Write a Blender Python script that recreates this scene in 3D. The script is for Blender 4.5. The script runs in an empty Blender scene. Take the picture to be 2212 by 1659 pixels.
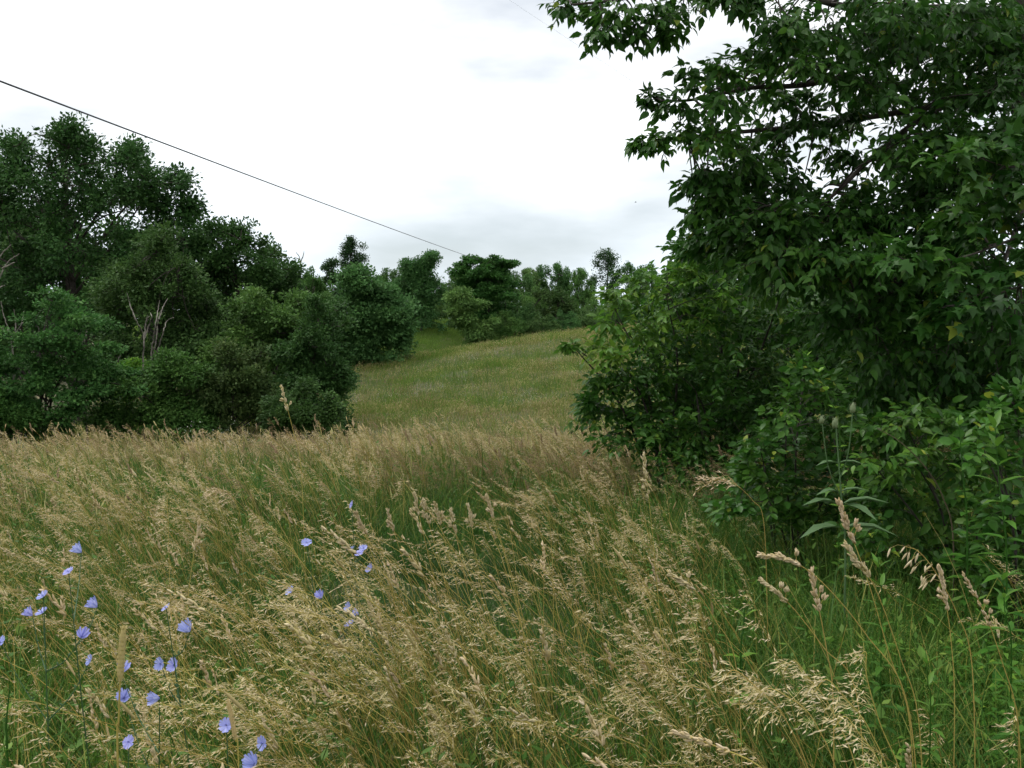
import bpy, math
import numpy as np
from mathutils import Matrix, Vector

# ------------------------------------------------------------------ camera, sky, sun, exposure
S = bpy.context.scene
COL = S.collection
FP = 2149.0                      # focal length in units of a 2212 x 1659 picture
HOR, CX, CY, CAMZ = 690.0, 1106.0, 829.5, 1.6
TH = math.atan((CY - HOR) / FP)  # camera looks slightly down
cam_d = bpy.data.cameras.new('camera'); cam = bpy.data.objects.new('camera', cam_d); COL.objects.link(cam)
cam_d.sensor_width = 36.0; cam_d.lens = 36.0 * FP / 2212.0
cam_d.clip_start = 0.05; cam_d.clip_end = 5000
cam.location = (0, 0, CAMZ); cam.rotation_euler = (math.pi / 2 - TH, 0, 0)
S.camera = cam

SUN_EL, SUN_AZ = math.radians(62), math.radians(-55)     # azimuth from +Y, negative = left
w = bpy.data.worlds.new('World'); S.world = w; w.use_nodes = True
nt = w.node_tree; N = nt.nodes; L = nt.links; N.clear()
out = N.new('ShaderNodeOutputWorld'); bg = N.new('ShaderNodeBackground'); bg.inputs['Strength'].default_value = 0.1
sky = N.new('ShaderNodeTexSky'); sky.sky_type = 'NISHITA'; sky.sun_disc = False
sky.sun_elevation = SUN_EL; sky.sun_rotation = SUN_AZ
tc = N.new('ShaderNodeTexCoord'); sep = N.new('ShaderNodeSeparateXYZ'); L.new(tc.outputs['Generated'], sep.inputs[0])
mp = N.new('ShaderNodeMapping'); mp.inputs['Scale'].default_value = (1.6, 1.6, 5.0); L.new(tc.outputs['Generated'], mp.inputs[0])
nz = N.new('ShaderNodeTexNoise'); nz.inputs['Scale'].default_value = 1.7; nz.inputs['Detail'].default_value = 6; nz.inputs['Roughness'].default_value = 0.5
L.new(mp.outputs[0], nz.inputs['Vector'])
elev = N.new('ShaderNodeValToRGB'); L.new(sep.outputs['Z'], elev.inputs[0])       # overcast cloud deck by height above horizon
e = elev.color_ramp; e.elements[0].position = 0.0; e.elements[0].color = (6.1, 6.95, 7.6, 1)
e.elements[1].position = 0.5; e.elements[1].color = (10.2, 10.3, 10.4, 1)
m_ = e.elements.new(0.2); m_.color = (8.6, 8.95, 9.2, 1)
cl = N.new('ShaderNodeMapRange'); L.new(nz.outputs[0], cl.inputs[0])
cl.inputs['From Min'].default_value = 0.34; cl.inputs['From Max'].default_value = 0.58
cl.inputs['To Min'].default_value = 0.63; cl.inputs['To Max'].default_value = 1.04
mul = N.new('ShaderNodeVectorMath'); mul.operation = 'SCALE'; L.new(elev.outputs[0], mul.inputs[0]); L.new(cl.outputs[0], mul.inputs['Scale'])
cov = N.new('ShaderNodeMapRange'); L.new(nz.outputs[0], cov.inputs[0])
cov.inputs['From Min'].default_value = 0.30; cov.inputs['From Max'].default_value = 0.48
cov.inputs['To Min'].default_value = 0.70; cov.inputs['To Max'].default_value = 1.0
mx = N.new('ShaderNodeMix'); mx.data_type = 'RGBA'
L.new(cov.outputs[0], mx.inputs[0]); L.new(sky.outputs[0], mx.inputs[6]); L.new(mul.outputs[0], mx.inputs[7])
L.new(mx.outputs[2], bg.inputs['Color']); L.new(bg.outputs[0], out.inputs[0])

sd = bpy.data.lights.new('sun', 'SUN'); sd.energy = 1.5; sd.angle = math.radians(25); sd.color = (1.0, 0.97, 0.92)
sun = bpy.data.objects.new('sun', sd); COL.objects.link(sun)
sdir = Vector((math.sin(SUN_AZ) * math.cos(SUN_EL), math.cos(SUN_AZ) * math.cos(SUN_EL), math.sin(SUN_EL)))
sun.rotation_euler = sdir.to_track_quat('Z', 'Y').to_euler(); sun.location = (0, 0, 60)
S.view_settings.view_transform = 'Standard'; S.view_settings.look = 'None'
S.view_settings.exposure = 0.62; S.view_settings.gamma = 1.0
S.cycles.use_adaptive_sampling = True; S.cycles.adaptive_threshold = 0.03
S.cycles.max_bounces = 5; S.cycles.diffuse_bounces = 3; S.cycles.transmission_bounces = 3; S.cycles.transparent_max_bounces = 4

# ------------------------------------------------------------------ helpers
def at(px, py, D):
    """point on the ray through picture point (px, py) at ground distance D ahead"""
    u = -(py - CY) / FP
    y = math.cos(TH) + math.sin(TH) * u; z = -math.sin(TH) + math.cos(TH) * u
    return np.array([(px - CX) / FP * D / y, D, CAMZ + z * D / y])

def project(P):
    """world points to picture coordinates and depth"""
    d = P - np.array([0, 0, CAMZ])
    f = d[:, 1] * math.cos(TH) - d[:, 2] * math.sin(TH); u = d[:, 1] * math.sin(TH) + d[:, 2] * math.cos(TH)
    f = np.maximum(f, 1e-3)
    return CX + FP * d[:, 0] / f, CY - FP * u / f, f

def unit(v):
    return v / np.maximum(np.linalg.norm(v, axis=-1, keepdims=True), 1e-9)

def make_mesh(name, V, F, mat, tint=None, smooth=False):
    V = np.asarray(V, np.float32); F = np.asarray(F, np.int32); k = F.shape[1]
    me = bpy.data.meshes.new(name)
    me.vertices.add(len(V)); me.vertices.foreach_set('co', V.ravel())
    me.loops.add(F.size); me.loops.foreach_set('vertex_index', F.ravel())
    me.polygons.add(len(F))
    me.polygons.foreach_set('loop_start', np.arange(0, F.size, k, dtype=np.int32))
    me.polygons.foreach_set('loop_total', np.full(len(F), k, np.int32))
    if smooth: me.polygons.foreach_set('use_smooth', np.ones(len(F), bool))
    me.update(calc_edges=True)
    if tint is not None:
        a = me.attributes.new('tint', 'FLOAT', 'FACE'); a.data.foreach_set('value', np.asarray(tint, np.float32))
    me.materials.append(mat)
    return me

def link(name, me, parent=None, loc=None):
    o = bpy.data.objects.new(name, me); COL.objects.link(o)
    if parent is not None: o.parent = parent
    if loc is not None: o.location = loc
    return o

def thing(name, label, cat, loc, group=None):
    o = link(name, None, None, tuple(float(v) for v in loc)); o.empty_display_size = 0.1
    return tag(o, label, cat, group)

def tag(o, label, cat, group=None):
    o['label'] = label; o['category'] = cat
    if group: o['group'] = group
    return o

class Geo:
    """collects quads (triangles repeat no vertex: they are padded on build)"""
    def __init__(s): s.V = []; s.F = []; s.T = []; s.n = 0
    def add(s, V, F, t):
        V = np.asarray(V, float).reshape(-1, 3); F = np.asarray(F, int)
        s.V.append(V); s.F.append(F + s.n); s.T.append(np.broadcast_to(np.asarray(t, float), (len(F),))); s.n += len(V)
    def tube(s, P, R, sides=5, t=0.5, cap=True):
        P = np.asarray(P, float); n = len(P); R = np.broadcast_to(np.asarray(R, float), (n,))
        T = unit(np.gradient(P, axis=0)); a = np.array([0.31, 0.87, 0.23]) if abs(T[0, 2]) > .8 else np.array([0.1, 0.05, 1.0])
        U = unit(np.cross(T, a)); W = np.cross(T, U)
        an = np.arange(sides) * 2 * math.pi / sides
        V = P[:, None, :] + R[:, None, None] * (np.cos(an)[None, :, None] * U[:, None, :] + np.sin(an)[None, :, None] * W[:, None, :])
        i = np.arange(n - 1)[:, None] * sides; j = np.arange(sides)[None, :]; j2 = (j + 1) % sides
        F = np.stack([i + j, i + j2, i + sides + j2, i + sides + j], -1).reshape(-1, 4)
        s.add(V, F, t)
    def ribbon(s, P, W, side, t=0.5):
        P = np.asarray(P, float); n = len(P); W = np.broadcast_to(np.asarray(W, float), (n,)); side = np.asarray(side, float)
        V = np.stack([P - side * W[:, None] / 2, P + side * W[:, None] / 2], 1).reshape(-1, 3)
        i = np.arange(n - 1) * 2
        s.add(V, np.stack([i, i + 1, i + 3, i + 2], -1), t)
    def diamond(s, p, d, side, l, wd, t=0.5, lift=0.0):
        p = np.asarray(p, float); m = p + d * l * .45
        s.add([p, m - side * wd / 2, p + d * l, m + side * wd / 2], [[0, 1, 2, 3]], t)
    def spindle(s, p, d, l, r, t=0.5, sides=5):
        k = np.array([0, .18, .5, .8, 1.0]); rr = np.array([.15, .8, 1, .65, .08]) * r
        s.tube(np.asarray(p)[None] + np.asarray(d)[None] * (k * l)[:, None], rr, sides, t)
    def mesh(s, name, mat, off=None, smooth=False):
        V = np.concatenate(s.V); F = np.concatenate(s.F); T = np.concatenate(s.T)
        if off is not None: V = V - np.asarray(off)
        return make_mesh(name, V, F, mat, T, smooth)

def rand_dirs(rng, n, zmin=-1.0):
    z = rng.uniform(zmin, 1, n); a = rng.uniform(0, 2 * math.pi, n); r = np.sqrt(1 - z * z)
    return np.stack([r * np.cos(a), r * np.sin(a), z], -1)

def curve_pts(ctrl, n=8):
    """Catmull-Rom through control points"""
    C = np.asarray(ctrl, float); C = np.vstack([2 * C[0] - C[1], C, 2 * C[-1] - C[-2]]); res = []
    for i in range(1, len(C) - 2):
        p0, p1, p2, p3 = C[i - 1], C[i], C[i + 1], C[i + 2]
        for t in np.linspace(0, 1, n, endpoint=False):
            res.append(.5 * ((2 * p1) + (-p0 + p2) * t + (2 * p0 - 5 * p1 + 4 * p2 - p3) * t * t + (-p0 + 3 * p1 - 3 * p2 + p3) * t ** 3))
    res.append(C[-2]); return np.array(res)

def vnoise(x, y, s, seed=0):
    """smooth 2-D value noise in 0..1"""
    r = np.random.default_rng(seed).random((64, 64)); X = np.asarray(x) / s + 100.3; Y = np.asarray(y) / s + 57.7
    i = np.floor(X).astype(int); j = np.floor(Y).astype(int); fx = X - i; fy = Y - j
    fx = fx * fx * (3 - 2 * fx); fy = fy * fy * (3 - 2 * fy)
    g = lambda a, b: r[a % 64, b % 64]
    return (g(i, j) * (1 - fx) + g(i + 1, j) * fx) * (1 - fy) + (g(i, j + 1) * (1 - fx) + g(i + 1, j + 1) * fx) * fy

# ------------------------------------------------------------------ materials
def ramp_mat(name, stops, rough=0.6, trans=0.3, hue=0.03, val=0.35, spec=0.35, src='tint', sat=1.0):
    m = bpy.data.materials.new(name); m.use_nodes = True; t = m.node_tree; n = t.nodes; l = t.links; n.clear()
    o = n.new('ShaderNodeOutputMaterial'); b = n.new('ShaderNodeBsdfPrincipled')
    a = n.new('ShaderNodeAttribute'); a.attribute_name = 'tint'
    r = n.new('ShaderNodeValToRGB'); l.new(a.outputs['Fac'], r.inputs[0])
    cr = r.color_ramp
    while len(cr.elements) < len(stops): cr.elements.new(0.5)
    for el, (p, c) in zip(cr.elements, stops): el.position = p; el.color = (*c, 1)
    oi = n.new('ShaderNodeObjectInfo'); h = n.new('ShaderNodeHueSaturation'); h.inputs['Saturation'].default_value = sat
    mr = n.new('ShaderNodeMapRange'); l.new(oi.outputs['Random'], mr.inputs[0]); mr.inputs['To Min'].default_value = .5 - hue; mr.inputs['To Max'].default_value = .5 + hue
    ns = n.new('ShaderNodeTexNoise'); ns.inputs['Scale'].default_value = 0.9; ns.inputs['Detail'].default_value = 3
    g = n.new('ShaderNodeNewGeometry'); l.new(g.outputs['Position'], ns.inputs['Vector'])
    mv = n.new('ShaderNodeMapRange'); l.new(ns.outputs[0], mv.inputs[0]); mv.inputs['From Min'].default_value = .3; mv.inputs['From Max'].default_value = .7
    mv.inputs['To Min'].default_value = 1 - val; mv.inputs['To Max'].default_value = 1 + val
    l.new(mr.outputs[0], h.inputs['Hue']); l.new(mv.outputs[0], h.inputs['Value']); l.new(r.outputs[0], h.inputs['Color'])
    l.new(h.outputs[0], b.inputs['Base Color']); b.inputs['Roughness'].default_value = rough; b.inputs['Specular IOR Level'].default_value = spec
    if trans > 0:
        tr = n.new('ShaderNodeBsdfTranslucent'); l.new(h.outputs[0], tr.inputs['Color'])
        ms = n.new('ShaderNodeMixShader'); ms.inputs[0].default_value = trans
        l.new(b.outputs[0], ms.inputs[1]); l.new(tr.outputs[0], ms.inputs[2]); l.new(ms.outputs[0], o.inputs[0])
    else: l.new(b.outputs[0], o.inputs[0])
    return m

def noise_mat(name, c1, c2, c3, scale, rough=0.9, bump=0.3, detail=6):
    m = bpy.data.materials.new(name); m.use_nodes = True; t = m.node_tree; n = t.nodes; l = t.links
    b = n['Principled BSDF']; g = n.new('ShaderNodeNewGeometry')
    ns = n.new('ShaderNodeTexNoise'); ns.inputs['Scale'].default_value = scale; ns.inputs['Detail'].default_value = detail
    l.new(g.outputs['Position'], ns.inputs['Vector'])
    r = n.new('ShaderNodeValToRGB'); l.new(ns.outputs[0], r.inputs[0]); cr = r.color_ramp
    cr.elements[0].position = .3; cr.elements[0].color = (*c1, 1); cr.elements[1].position = .7; cr.elements[1].color = (*c3, 1)
    el = cr.elements.new(.5); el.color = (*c2, 1)
    l.new(r.outputs[0], b.inputs['Base Color']); b.inputs['Roughness'].default_value = rough
    bp = n.new('ShaderNodeBump'); bp.inputs['Strength'].default_value = bump; l.new(ns.outputs[0], bp.inputs['Height']); l.new(bp.outputs[0], b.inputs['Normal'])
    return m

M = {}
M['soil'] = noise_mat('meadow_ground', (.045, .04, .018), (.07, .075, .028), (.13, .11, .05), 1.3)
M['bark'] = noise_mat('bark', (.02, .016, .012), (.035, .028, .021), (.06, .05, .04), 9.0, bump=.8)
M['deadwood'] = noise_mat('weathered_wood', (.08, .072, .058), (.15, .135, .11), (.25, .23, .19), 7.0, bump=.6)
M['cable'] = noise_mat('cable_sheath', (.012, .014, .022), (.018, .02, .03), (.03, .033, .045), 3.0, rough=.5, bump=.0)
M['bird'] = noise_mat('feathers', (.05, .05, .05), (.08, .08, .08), (.12, .12, .12), 20.0)
M['dry'] = ramp_mat('dry_grass', [(0, (.30, .235, .05)), (.35, (.42, .34, .10)), (.65, (.49, .395, .20)), (1, (.68, .565, .39))], rough=.7, trans=.25, hue=.012, val=.15, spec=.15)
M['fargreen'] = ramp_mat('hill_green_grass', [(0, (.075, .145, .025)), (.5, (.13, .22, .036)), (1, (.21, .29, .06))], rough=.6, trans=.4, hue=.02, val=.25, spec=.1)
M['fardry'] = ramp_mat('hill_grass', [(0, (.18, .20, .05)), (.5, (.29, .28, .095)), (1, (.43, .37, .19))], rough=.8, trans=.25, hue=.015, val=.25, spec=.1)
M['red'] = ramp_mat('redtop_grass', [(0, (.16, .13, .04)), (.5, (.26, .19, .09)), (1, (.38, .28, .18))], rough=.8, trans=.2, hue=.01, val=.15, spec=.1)
M['green'] = ramp_mat('green_grass', [(0, (.034, .09, .013)), (.5, (.074, .158, .022)), (.8, (.13, .22, .036)), (.9, (.21, .25, .055)), (1, (.36, .30, .08))], rough=.55, trans=.4, hue=.02, val=.22, spec=.2)
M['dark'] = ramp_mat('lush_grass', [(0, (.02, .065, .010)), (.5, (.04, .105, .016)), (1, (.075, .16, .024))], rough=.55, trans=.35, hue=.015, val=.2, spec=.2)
M['maple'] = ramp_mat('maple_leaf', [(0, (.016, .058, .009)), (.5, (.033, .108, .014)), (.85, (.065, .165, .02)), (1, (.17, .24, .03))], rough=.45, trans=.36, hue=.008, val=.25, spec=.22)
M['shrub'] = ramp_mat('shrub_leaf', [(0, (.02, .07, .010)), (.5, (.043, .13, .016)), (.85, (.09, .20, .024)), (1, (.23, .30, .035))], rough=.42, trans=.4, hue=.008, val=.3, spec=.25)
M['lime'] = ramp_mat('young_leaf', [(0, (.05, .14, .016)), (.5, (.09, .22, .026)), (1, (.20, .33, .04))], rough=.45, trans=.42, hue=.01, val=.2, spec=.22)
M['teasel'] = ramp_mat('teasel_green', [(0, (.05, .10, .04)), (.5, (.085, .155, .06)), (1, (.20, .23, .12))], rough=.6, trans=.2, hue=.0, val=.1)
M['cane'] = noise_mat('cane_bark', (.05, .04, .02), (.08, .06, .03), (.11, .09, .05), 30.0)
M['oak'] = ramp_mat('dark_foliage', [(0, (.021, .056, .015)), (.5, (.038, .094, .022)), (1, (.07, .142, .033))], rough=.6, trans=.28, hue=.012, val=.3, spec=.12)
M['mid'] = ramp_mat('mid_foliage', [(0, (.031, .082, .019)), (.5, (.056, .132, .027)), (1, (.10, .195, .04))], rough=.6, trans=.3, hue=.015, val=.3, spec=.12)
M['pale'] = ramp_mat('pale_foliage', [(0, (.034, .09, .022)), (.5, (.06, .14, .032)), (1, (.11, .205, .046))], rough=.6, trans=.32, hue=.015, val=.3, spec=.12)
M['farmid'] = ramp_mat('ridge_foliage', [(0, (.04, .095, .03)), (.5, (.07, .15, .042)), (1, (.12, .22, .06))], rough=.6, trans=.32, hue=.015, val=.25, spec=.12)
M['farpale'] = ramp_mat('ridge_pale_foliage', [(0, (.06, .13, .034)), (.5, (.10, .20, .048)), (1, (.17, .28, .07))], rough=.6, trans=.32, hue=.015, val=.25, spec=.12)
M['brown'] = ramp_mat('russet_foliage', [(0, (.028, .062, .018)), (.5, (.048, .094, .026)), (1, (.085, .13, .036))], rough=.6, trans=.28, hue=.015, val=.3, spec=.1)
M['cedar'] = ramp_mat('cedar_foliage', [(0, (.022, .055, .022)), (.5, (.04, .088, .032)), (1, (.07, .13, .046))], rough=.6, trans=.2, hue=.01, val=.25, spec=.1)
M['petal'] = ramp_mat('chicory_petal', [(0, (.27, .30, .64)), (.5, (.35, .38, .74)), (1, (.48, .50, .82))], rough=.6, trans=.3, hue=.01, val=.06, spec=.15)
M['white'] = ramp_mat('white_petal', [(0, (.6, .6, .55)), (1, (.8, .8, .76))], rough=.6, trans=.25, hue=.0, val=.05)
M['chstem'] = ramp_mat('chicory_stem', [(0, (.03, .075, .03)), (.5, (.05, .11, .04)), (1, (.09, .15, .06))], rough=.6, trans=.1, hue=.01, val=.1)

# ------------------------------------------------------------------ terrain
def ctl(px, py, D, drop=0.45): p = at(px, py, D); return (p[0], p[1], p[2] - drop)
CT = [(0, -8, .2), (-10, -6, .2), (10, -6, .3), (0, 0, 0), (-5, 0, .03), (5, 0, .1), (0, 5, -.12), (-5, 5, -.12), (5, 5, .0),
      (0, 9, -.28), (-8, 9, -.28), (7, 9, -.1), (0, 13, -.58), (-9, 13, -.58), (9, 13, -.3), (-16, 13, -.6),
      (0, 18, -1.25), (-12, 18, -1.35), (10, 18, -.8), (0, 25, -2.2), (-12, 26, -2.5), (-25, 28, -2.4), (12, 26, -1.3),
      (-12, 38, -2.7), (-28, 42, -2.4), (-16, 55, -2.0), (-35, 65, -1.0), (0, 31, -2.35), (9, 33, -1.6),
      ctl(1000, 850, 42), ctl(1250, 820, 42), ctl(820, 870, 40), ctl(1150, 770, 53), ctl(1000, 785, 51),
      ctl(690, 885, 49), ctl(750, 858, 51), ctl(815, 828, 53), ctl(880, 798, 56), ctl(1000, 752, 60), ctl(1150, 720, 64), ctl(1300, 704, 68), ctl(1500, 697, 72), ctl(1800, 685, 75),
      (-5.2, 73, -1.35), (-6.6, 90, .1), (-8.0, 106, 1.3), (2.0, 84, -1.0), (9, 88, -.6), (18, 92, .2), (35, 90, 1.5), (30, 60, 1.6), (25, 30, .4),
      (0, 120, 1.5), (20, 125, 2), (-25, 90, .3), (-30, 120, 1.0), (-60, 100, 1), (60, 100, 2.5), (-60, 40, -.5), (60, 40, 1.5), (-50, -20, .5), (50, -20, 1)]
CT = np.array(CT, float)
def tps_u(r2): return np.where(r2 > 1e-9, r2 * np.log(np.maximum(r2, 1e-9)) * .5, 0)
_n = len(CT); _d2 = ((CT[:, None, :2] - CT[None, :, :2]) ** 2).sum(-1)
_K = np.zeros((_n + 3, _n + 3)); _K[:_n, :_n] = tps_u(_d2) + np.eye(_n) * .25
_K[:_n, _n] = 1; _K[:_n, _n + 1:] = CT[:, :2]; _K[_n, :_n] = 1; _K[_n + 1:, :_n] = CT[:, :2].T
_W = np.linalg.solve(_K, np.concatenate([CT[:, 2], [0, 0, 0]]))
def ground(x, y):
    x = np.atleast_1d(np.asarray(x, float)); y = np.atleast_1d(np.asarray(y, float)); shp = x.shape
    x = x.ravel(); y = y.ravel(); z = np.zeros_like(x)
    for i in range(0, len(x), 20000):
        a = x[i:i + 20000]; b = y[i:i + 20000]
        d2 = (a[:, None] - CT[None, :, 0]) ** 2 + (b[:, None] - CT[None, :, 1]) ** 2
        z[i:i + 20000] = tps_u(d2) @ _W[:_n] + _W[_n] + _W[_n + 1] * a + _W[_n + 2] * b
    r = np.hypot(x, y - 50); k = np.clip((r - 70) / 60, 0, 1); k = k * k * (3 - 2 * k)
    z = z * (1 - k) + 1.2 * k
    return z.reshape(shp)
def gz(x, y): return float(ground(x, y)[0])

gx = np.unique(np.concatenate([np.linspace(-40, 40, 161), np.linspace(-130, 130, 105), [-900, -500, -300, -200, 200, 300, 500, 900, -2000, 2000]]))
gy = np.unique(np.concatenate([np.linspace(-12, 30, 85), np.linspace(30, 130, 101), np.linspace(-60, -12, 13), [-300, -2000, 150, 180, 250, 400, 800, 2000]]))
GX, GY = np.meshgrid(gx, gy); GZ = ground(GX, GY)
V = np.stack([GX, GY, GZ], -1).reshape(-1, 3); nx = len(gx); ii, jj = np.meshgrid(np.arange(nx - 1), np.arange(len(gy) - 1)); q = (jj * nx + ii).ravel()
g_o = link('ground', make_mesh('ground', V, np.stack([q, q + 1, q + nx + 1, q + nx], -1), M['soil'], smooth=True)); g_o['kind'] = 'structure'

# ------------------------------------------------------------------ grass: prototypes scattered with geometry nodes
def seed_fescue(g, rng, P, wind, t0=.8, L_=.17, big=1.0):
    """loose drooping panicle along the last part of the stem polyline P"""
    n = len(P)
    for k in range(int(n * .1), n):
        u = (k - n * .1) / (n * .9)
        for b in range(2 if u < .8 else 1):
            l = L_ * (.48 - .36 * u) * rng.uniform(.6, 1.2)
            d = unit(np.array([wind * rng.uniform(.3, 1.2), rng.uniform(-.8, .8), rng.uniform(.1, .9)]))
            a = P[k]; m = a + d * l * .5; e_ = a + d * l + np.array([0, 0, -l * .45])
            side = unit(np.cross(d, rand_dirs(rng, 1)[0])); pts = np.array([a, m, e_])
            g.ribbon(pts, .0009 * big, side, t0 - .3)
            for q_ in range(4):
                f = .35 + .2 * q_; p = a * (1 - f) ** 2 + 2 * m * f * (1 - f) + e_ * f * f
                dd = unit((e_ - a) + rng.normal(0, .25 * l, 3) + np.array([0, 0, -.2 * l]))
                g.diamond(p, dd, unit(np.cross(dd, rand_dirs(rng, 1)[0])), rng.uniform(.011, .018) * big, .0028 * big, np.clip(t0 + rng.normal(0, .12), 0, 1))

def seed_orchard(g, rng, P, t0=.75, big=1.0):
    """one-sided lumpy head: oval clusters along the stem end"""
    n = len(P); T = unit(np.gradient(P, axis=0))
    for k in range(0, n):
        u = k / (n - 1)
        for b in range(3):
            d = unit(T[k] + .45 * rand_dirs(rng, 1)[0]); l = (.024 - .009 * u) * rng.uniform(.8, 1.3) * big
            p = P[k] + rand_dirs(rng, 1)[0] * .003 * big
            g.spindle(p, d, l, .0036 * big * rng.uniform(.8, 1.2), np.clip(t0 + rng.normal(0, .12), 0, 1), 4)

def stem_curve(rng, h, lean, droop, n=9, base=(0, 0)):
    t = np.linspace(0, 1, n)
    x = base[0] + lean[0] * h * (t * .55 + t ** 2.6 * .45 * (1 + droop)); y = base[1] + lean[1] * h * (t * .6 + .4 * t ** 2.2)
    z = h * (t - droop * .28 * t ** 4 - .15 * (lean[0] ** 2 + lean[1] ** 2) * t ** 2)
    return np.stack([x, y, z], -1)

def sub(P, a, n):
    """n points on the last part of a polyline, from fraction a of its length"""
    L_ = np.concatenate([[0], np.cumsum(np.linalg.norm(np.diff(P, axis=0), axis=1))]); t = np.linspace(max(a, 0), 1, n) * L_[-1]
    return np.stack([np.interp(t, L_, P[:, c]) for c in range(3)], -1)

def dry_clump(seed, n, spread, hmin, hmax, thick=1.0, kinds=(.62, .30, .08), bare=0.0, lean=-.35, mat='dry', big=1.0):
    rng = np.random.default_rng(seed); g = Geo()
    for i in range(n):
        h = rng.uniform(hmin, hmax); b = rng.normal(0, spread * .5, 2); ln = (lean * rng.uniform(.3, 1.5) + rng.normal(0, .10), rng.normal(0, .16))
        k = rng.choice(3, p=kinds); dr = rng.uniform(.2, 1.0) if k == 0 else rng.uniform(0, .35)
        P = stem_curve(rng, h, ln, dr, 8, b); ts = rng.uniform(0, .42)
        g.tube(P, np.linspace(.0018, .0008, 8) * thick, 3, ts)
        if rng.random() < bare: pass
        elif k == 0: seed_fescue(g, rng, sub(P, 1 - .2 / h, 10), -1 if rng.random() < .8 else 1, .78, .2 * rng.uniform(.7, 1.1), big)
        elif k == 1: seed_orchard(g, rng, sub(P, 1 - .085 / h, 6), .74, big)
        else:
            Q = sub(P, 1 - .07 / h, 5); g.tube(Q, np.array([.002, .0042, .0044, .004, .0015]) * big, 5, .6)
        if rng.random() < .5:                       # a dry leaf blade on the stem
            a = P[2]; d = unit(np.array([rng.normal(-.4, .6), rng.normal(0, .6), rng.uniform(.2, 1)])); l = rng.uniform(.12, .25)
            pts = np.array([a, a + d * l * .5, a + d * l * .9 + np.array([0, 0, -l * .35])])
            g.ribbon(pts, [.003, .0035, .0006], unit(np.cross(d, [0, 0, 1]) + 1e-6), ts + .1)
    return g.mesh('dry_clump', M[mat])

def green_clump(seed, n, spread, lmin, lmax, wd=.005, lean=-.25, mat='green', broad=0, gold=.14):
    rng = np.random.default_rng(seed); g = Geo()
    for i in range(n):
        l = rng.uniform(lmin, lmax); b = rng.normal(0, spread * .5, 2); a = rng.uniform(0, 2 * math.pi)
        h = np.array([math.cos(a) * .5 + lean, math.sin(a) * .5, 0]); bend = rng.uniform(.1, 1.0)
        t = np.linspace(0, 1, 5); P = np.stack([b[0] + h[0] * l * t ** 1.7 * (.4 + bend), b[1] + h[1] * l * t ** 1.7 * (.4 + bend), l * (t - .45 * bend * t ** 2.5)], -1)
        sd_ = unit(np.array([-h[1] + rng.normal(0, .3), h[0] + rng.normal(0, .3), rng.normal(0, .3)]))
        g.ribbon(P, wd * np.array([.8, 1, .95, .65, .05]) * rng.uniform(.7, 1.3), sd_, (rng.uniform(.9, 1) if rng.random() < gold else .82 * rng.beta(2, 2.2)))
    for i in range(broad):                           # broad-leaved herbs among the grass
        b = rng.normal(0, spread * .6, 2); h = rng.uniform(lmin, lmax) * .9; P = stem_curve(rng, h, rng.normal(0, .15, 2), 0, 5, b)
        g.tube(P, .0014, 3, .3)
        for k in range(10):
            p = sub(P, rng.uniform(.25, 1), 2)[0]; d = unit(rand_dirs(rng, 1, -.2)[0] * np.array([1, 1, .6])); l = rng.uniform(.03, .06)
            g.diamond(p, d, unit(np.cross(d, [0, 0, 1.0])), l, l * .45, rng.uniform(.2, .9))
    return g.mesh('green_clump', M[mat])

def herb_clump(seed):
    rng = np.random.default_rng(seed); g = Geo()
    for i in range(rng.integers(2, 5)):
        b = rng.normal(0, .10, 2); h = rng.uniform(.25, .55); P = stem_curve(rng, h, rng.normal(0, .2, 2), 0, 6, b); g.tube(P, .0016, 3, .4); wide = rng.uniform(.2, .5); l0 = rng.uniform(.05, .09)
        for k in range(22):
            u = rng.uniform(.2, 1); p = sub(P, u, 2)[0]; a = k * 2.4; d = unit(np.array([math.cos(a), math.sin(a), .1 + .9 * max(0, u - .7)])); l = l0 * (1.15 - .6 * u); s_ = unit(np.cross(d, [0, 0, 1.0])); m = p + d * l * .5 + np.array([0, 0, .006]); t = rng.uniform(.1, .5) + .45 * u
            g.add([p, m - s_ * l * wide / 2, p + d * l - np.array([0, 0, l * .2]), m + s_ * l * wide / 2], [[0, 1, 2, 3]], min(t, .92))
    return g.mesh('herb_clump', M['shrub'])

def far_tuft(seed, n, spread, hmin, hmax, wd, mat, head=.5, lean=-.2):
    rng = np.random.default_rng(seed); g = Geo()
    for i in range(n):
        h = rng.uniform(hmin, hmax); b = rng.normal(0, spread * .5, 2); ln = (lean + rng.normal(0, .18), rng.normal(0, .18))
        P = stem_curve(rng, h, ln, rng.uniform(0, .6), 4, b); a = rng.uniform(0, math.pi)
        sd_ = np.array([math.cos(a), math.sin(a), 0]); t = rng.uniform(0, .6)
        g.ribbon(P, wd * np.array([1, .9, .7, .3]), sd_, t)
        if rng.random() < head:
            d = unit(P[-1] - P[-2] + np.array([0, 0, -.02])); g.diamond(P[-1] - d * .05, d, unit(np.cross(d, rand_dirs(rng, 1)[0])), rng.uniform(.07, .14), wd * rng.uniform(1.6, 3.2), rng.uniform(.5, 1))
    return g.mesh('far_tuft', M[mat])

def flower_tuft(seed):
    rng = np.random.default_rng(seed); g = Geo()
    for i in range(9):
        b = rng.normal(0, .18, 2); h = rng.uniform(.62, .85)
        for k in range(6):
            p = np.array([b[0], b[1], h]) + rng.normal(0, .03, 3); g.diamond(p, unit(np.array([1, rng.normal(0, .3), rng.normal(0, .3)])), np.array([0, 1.0, .2]), .011, .011, rng.random())
    return g.mesh('flower_tuft', M['white'])

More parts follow.
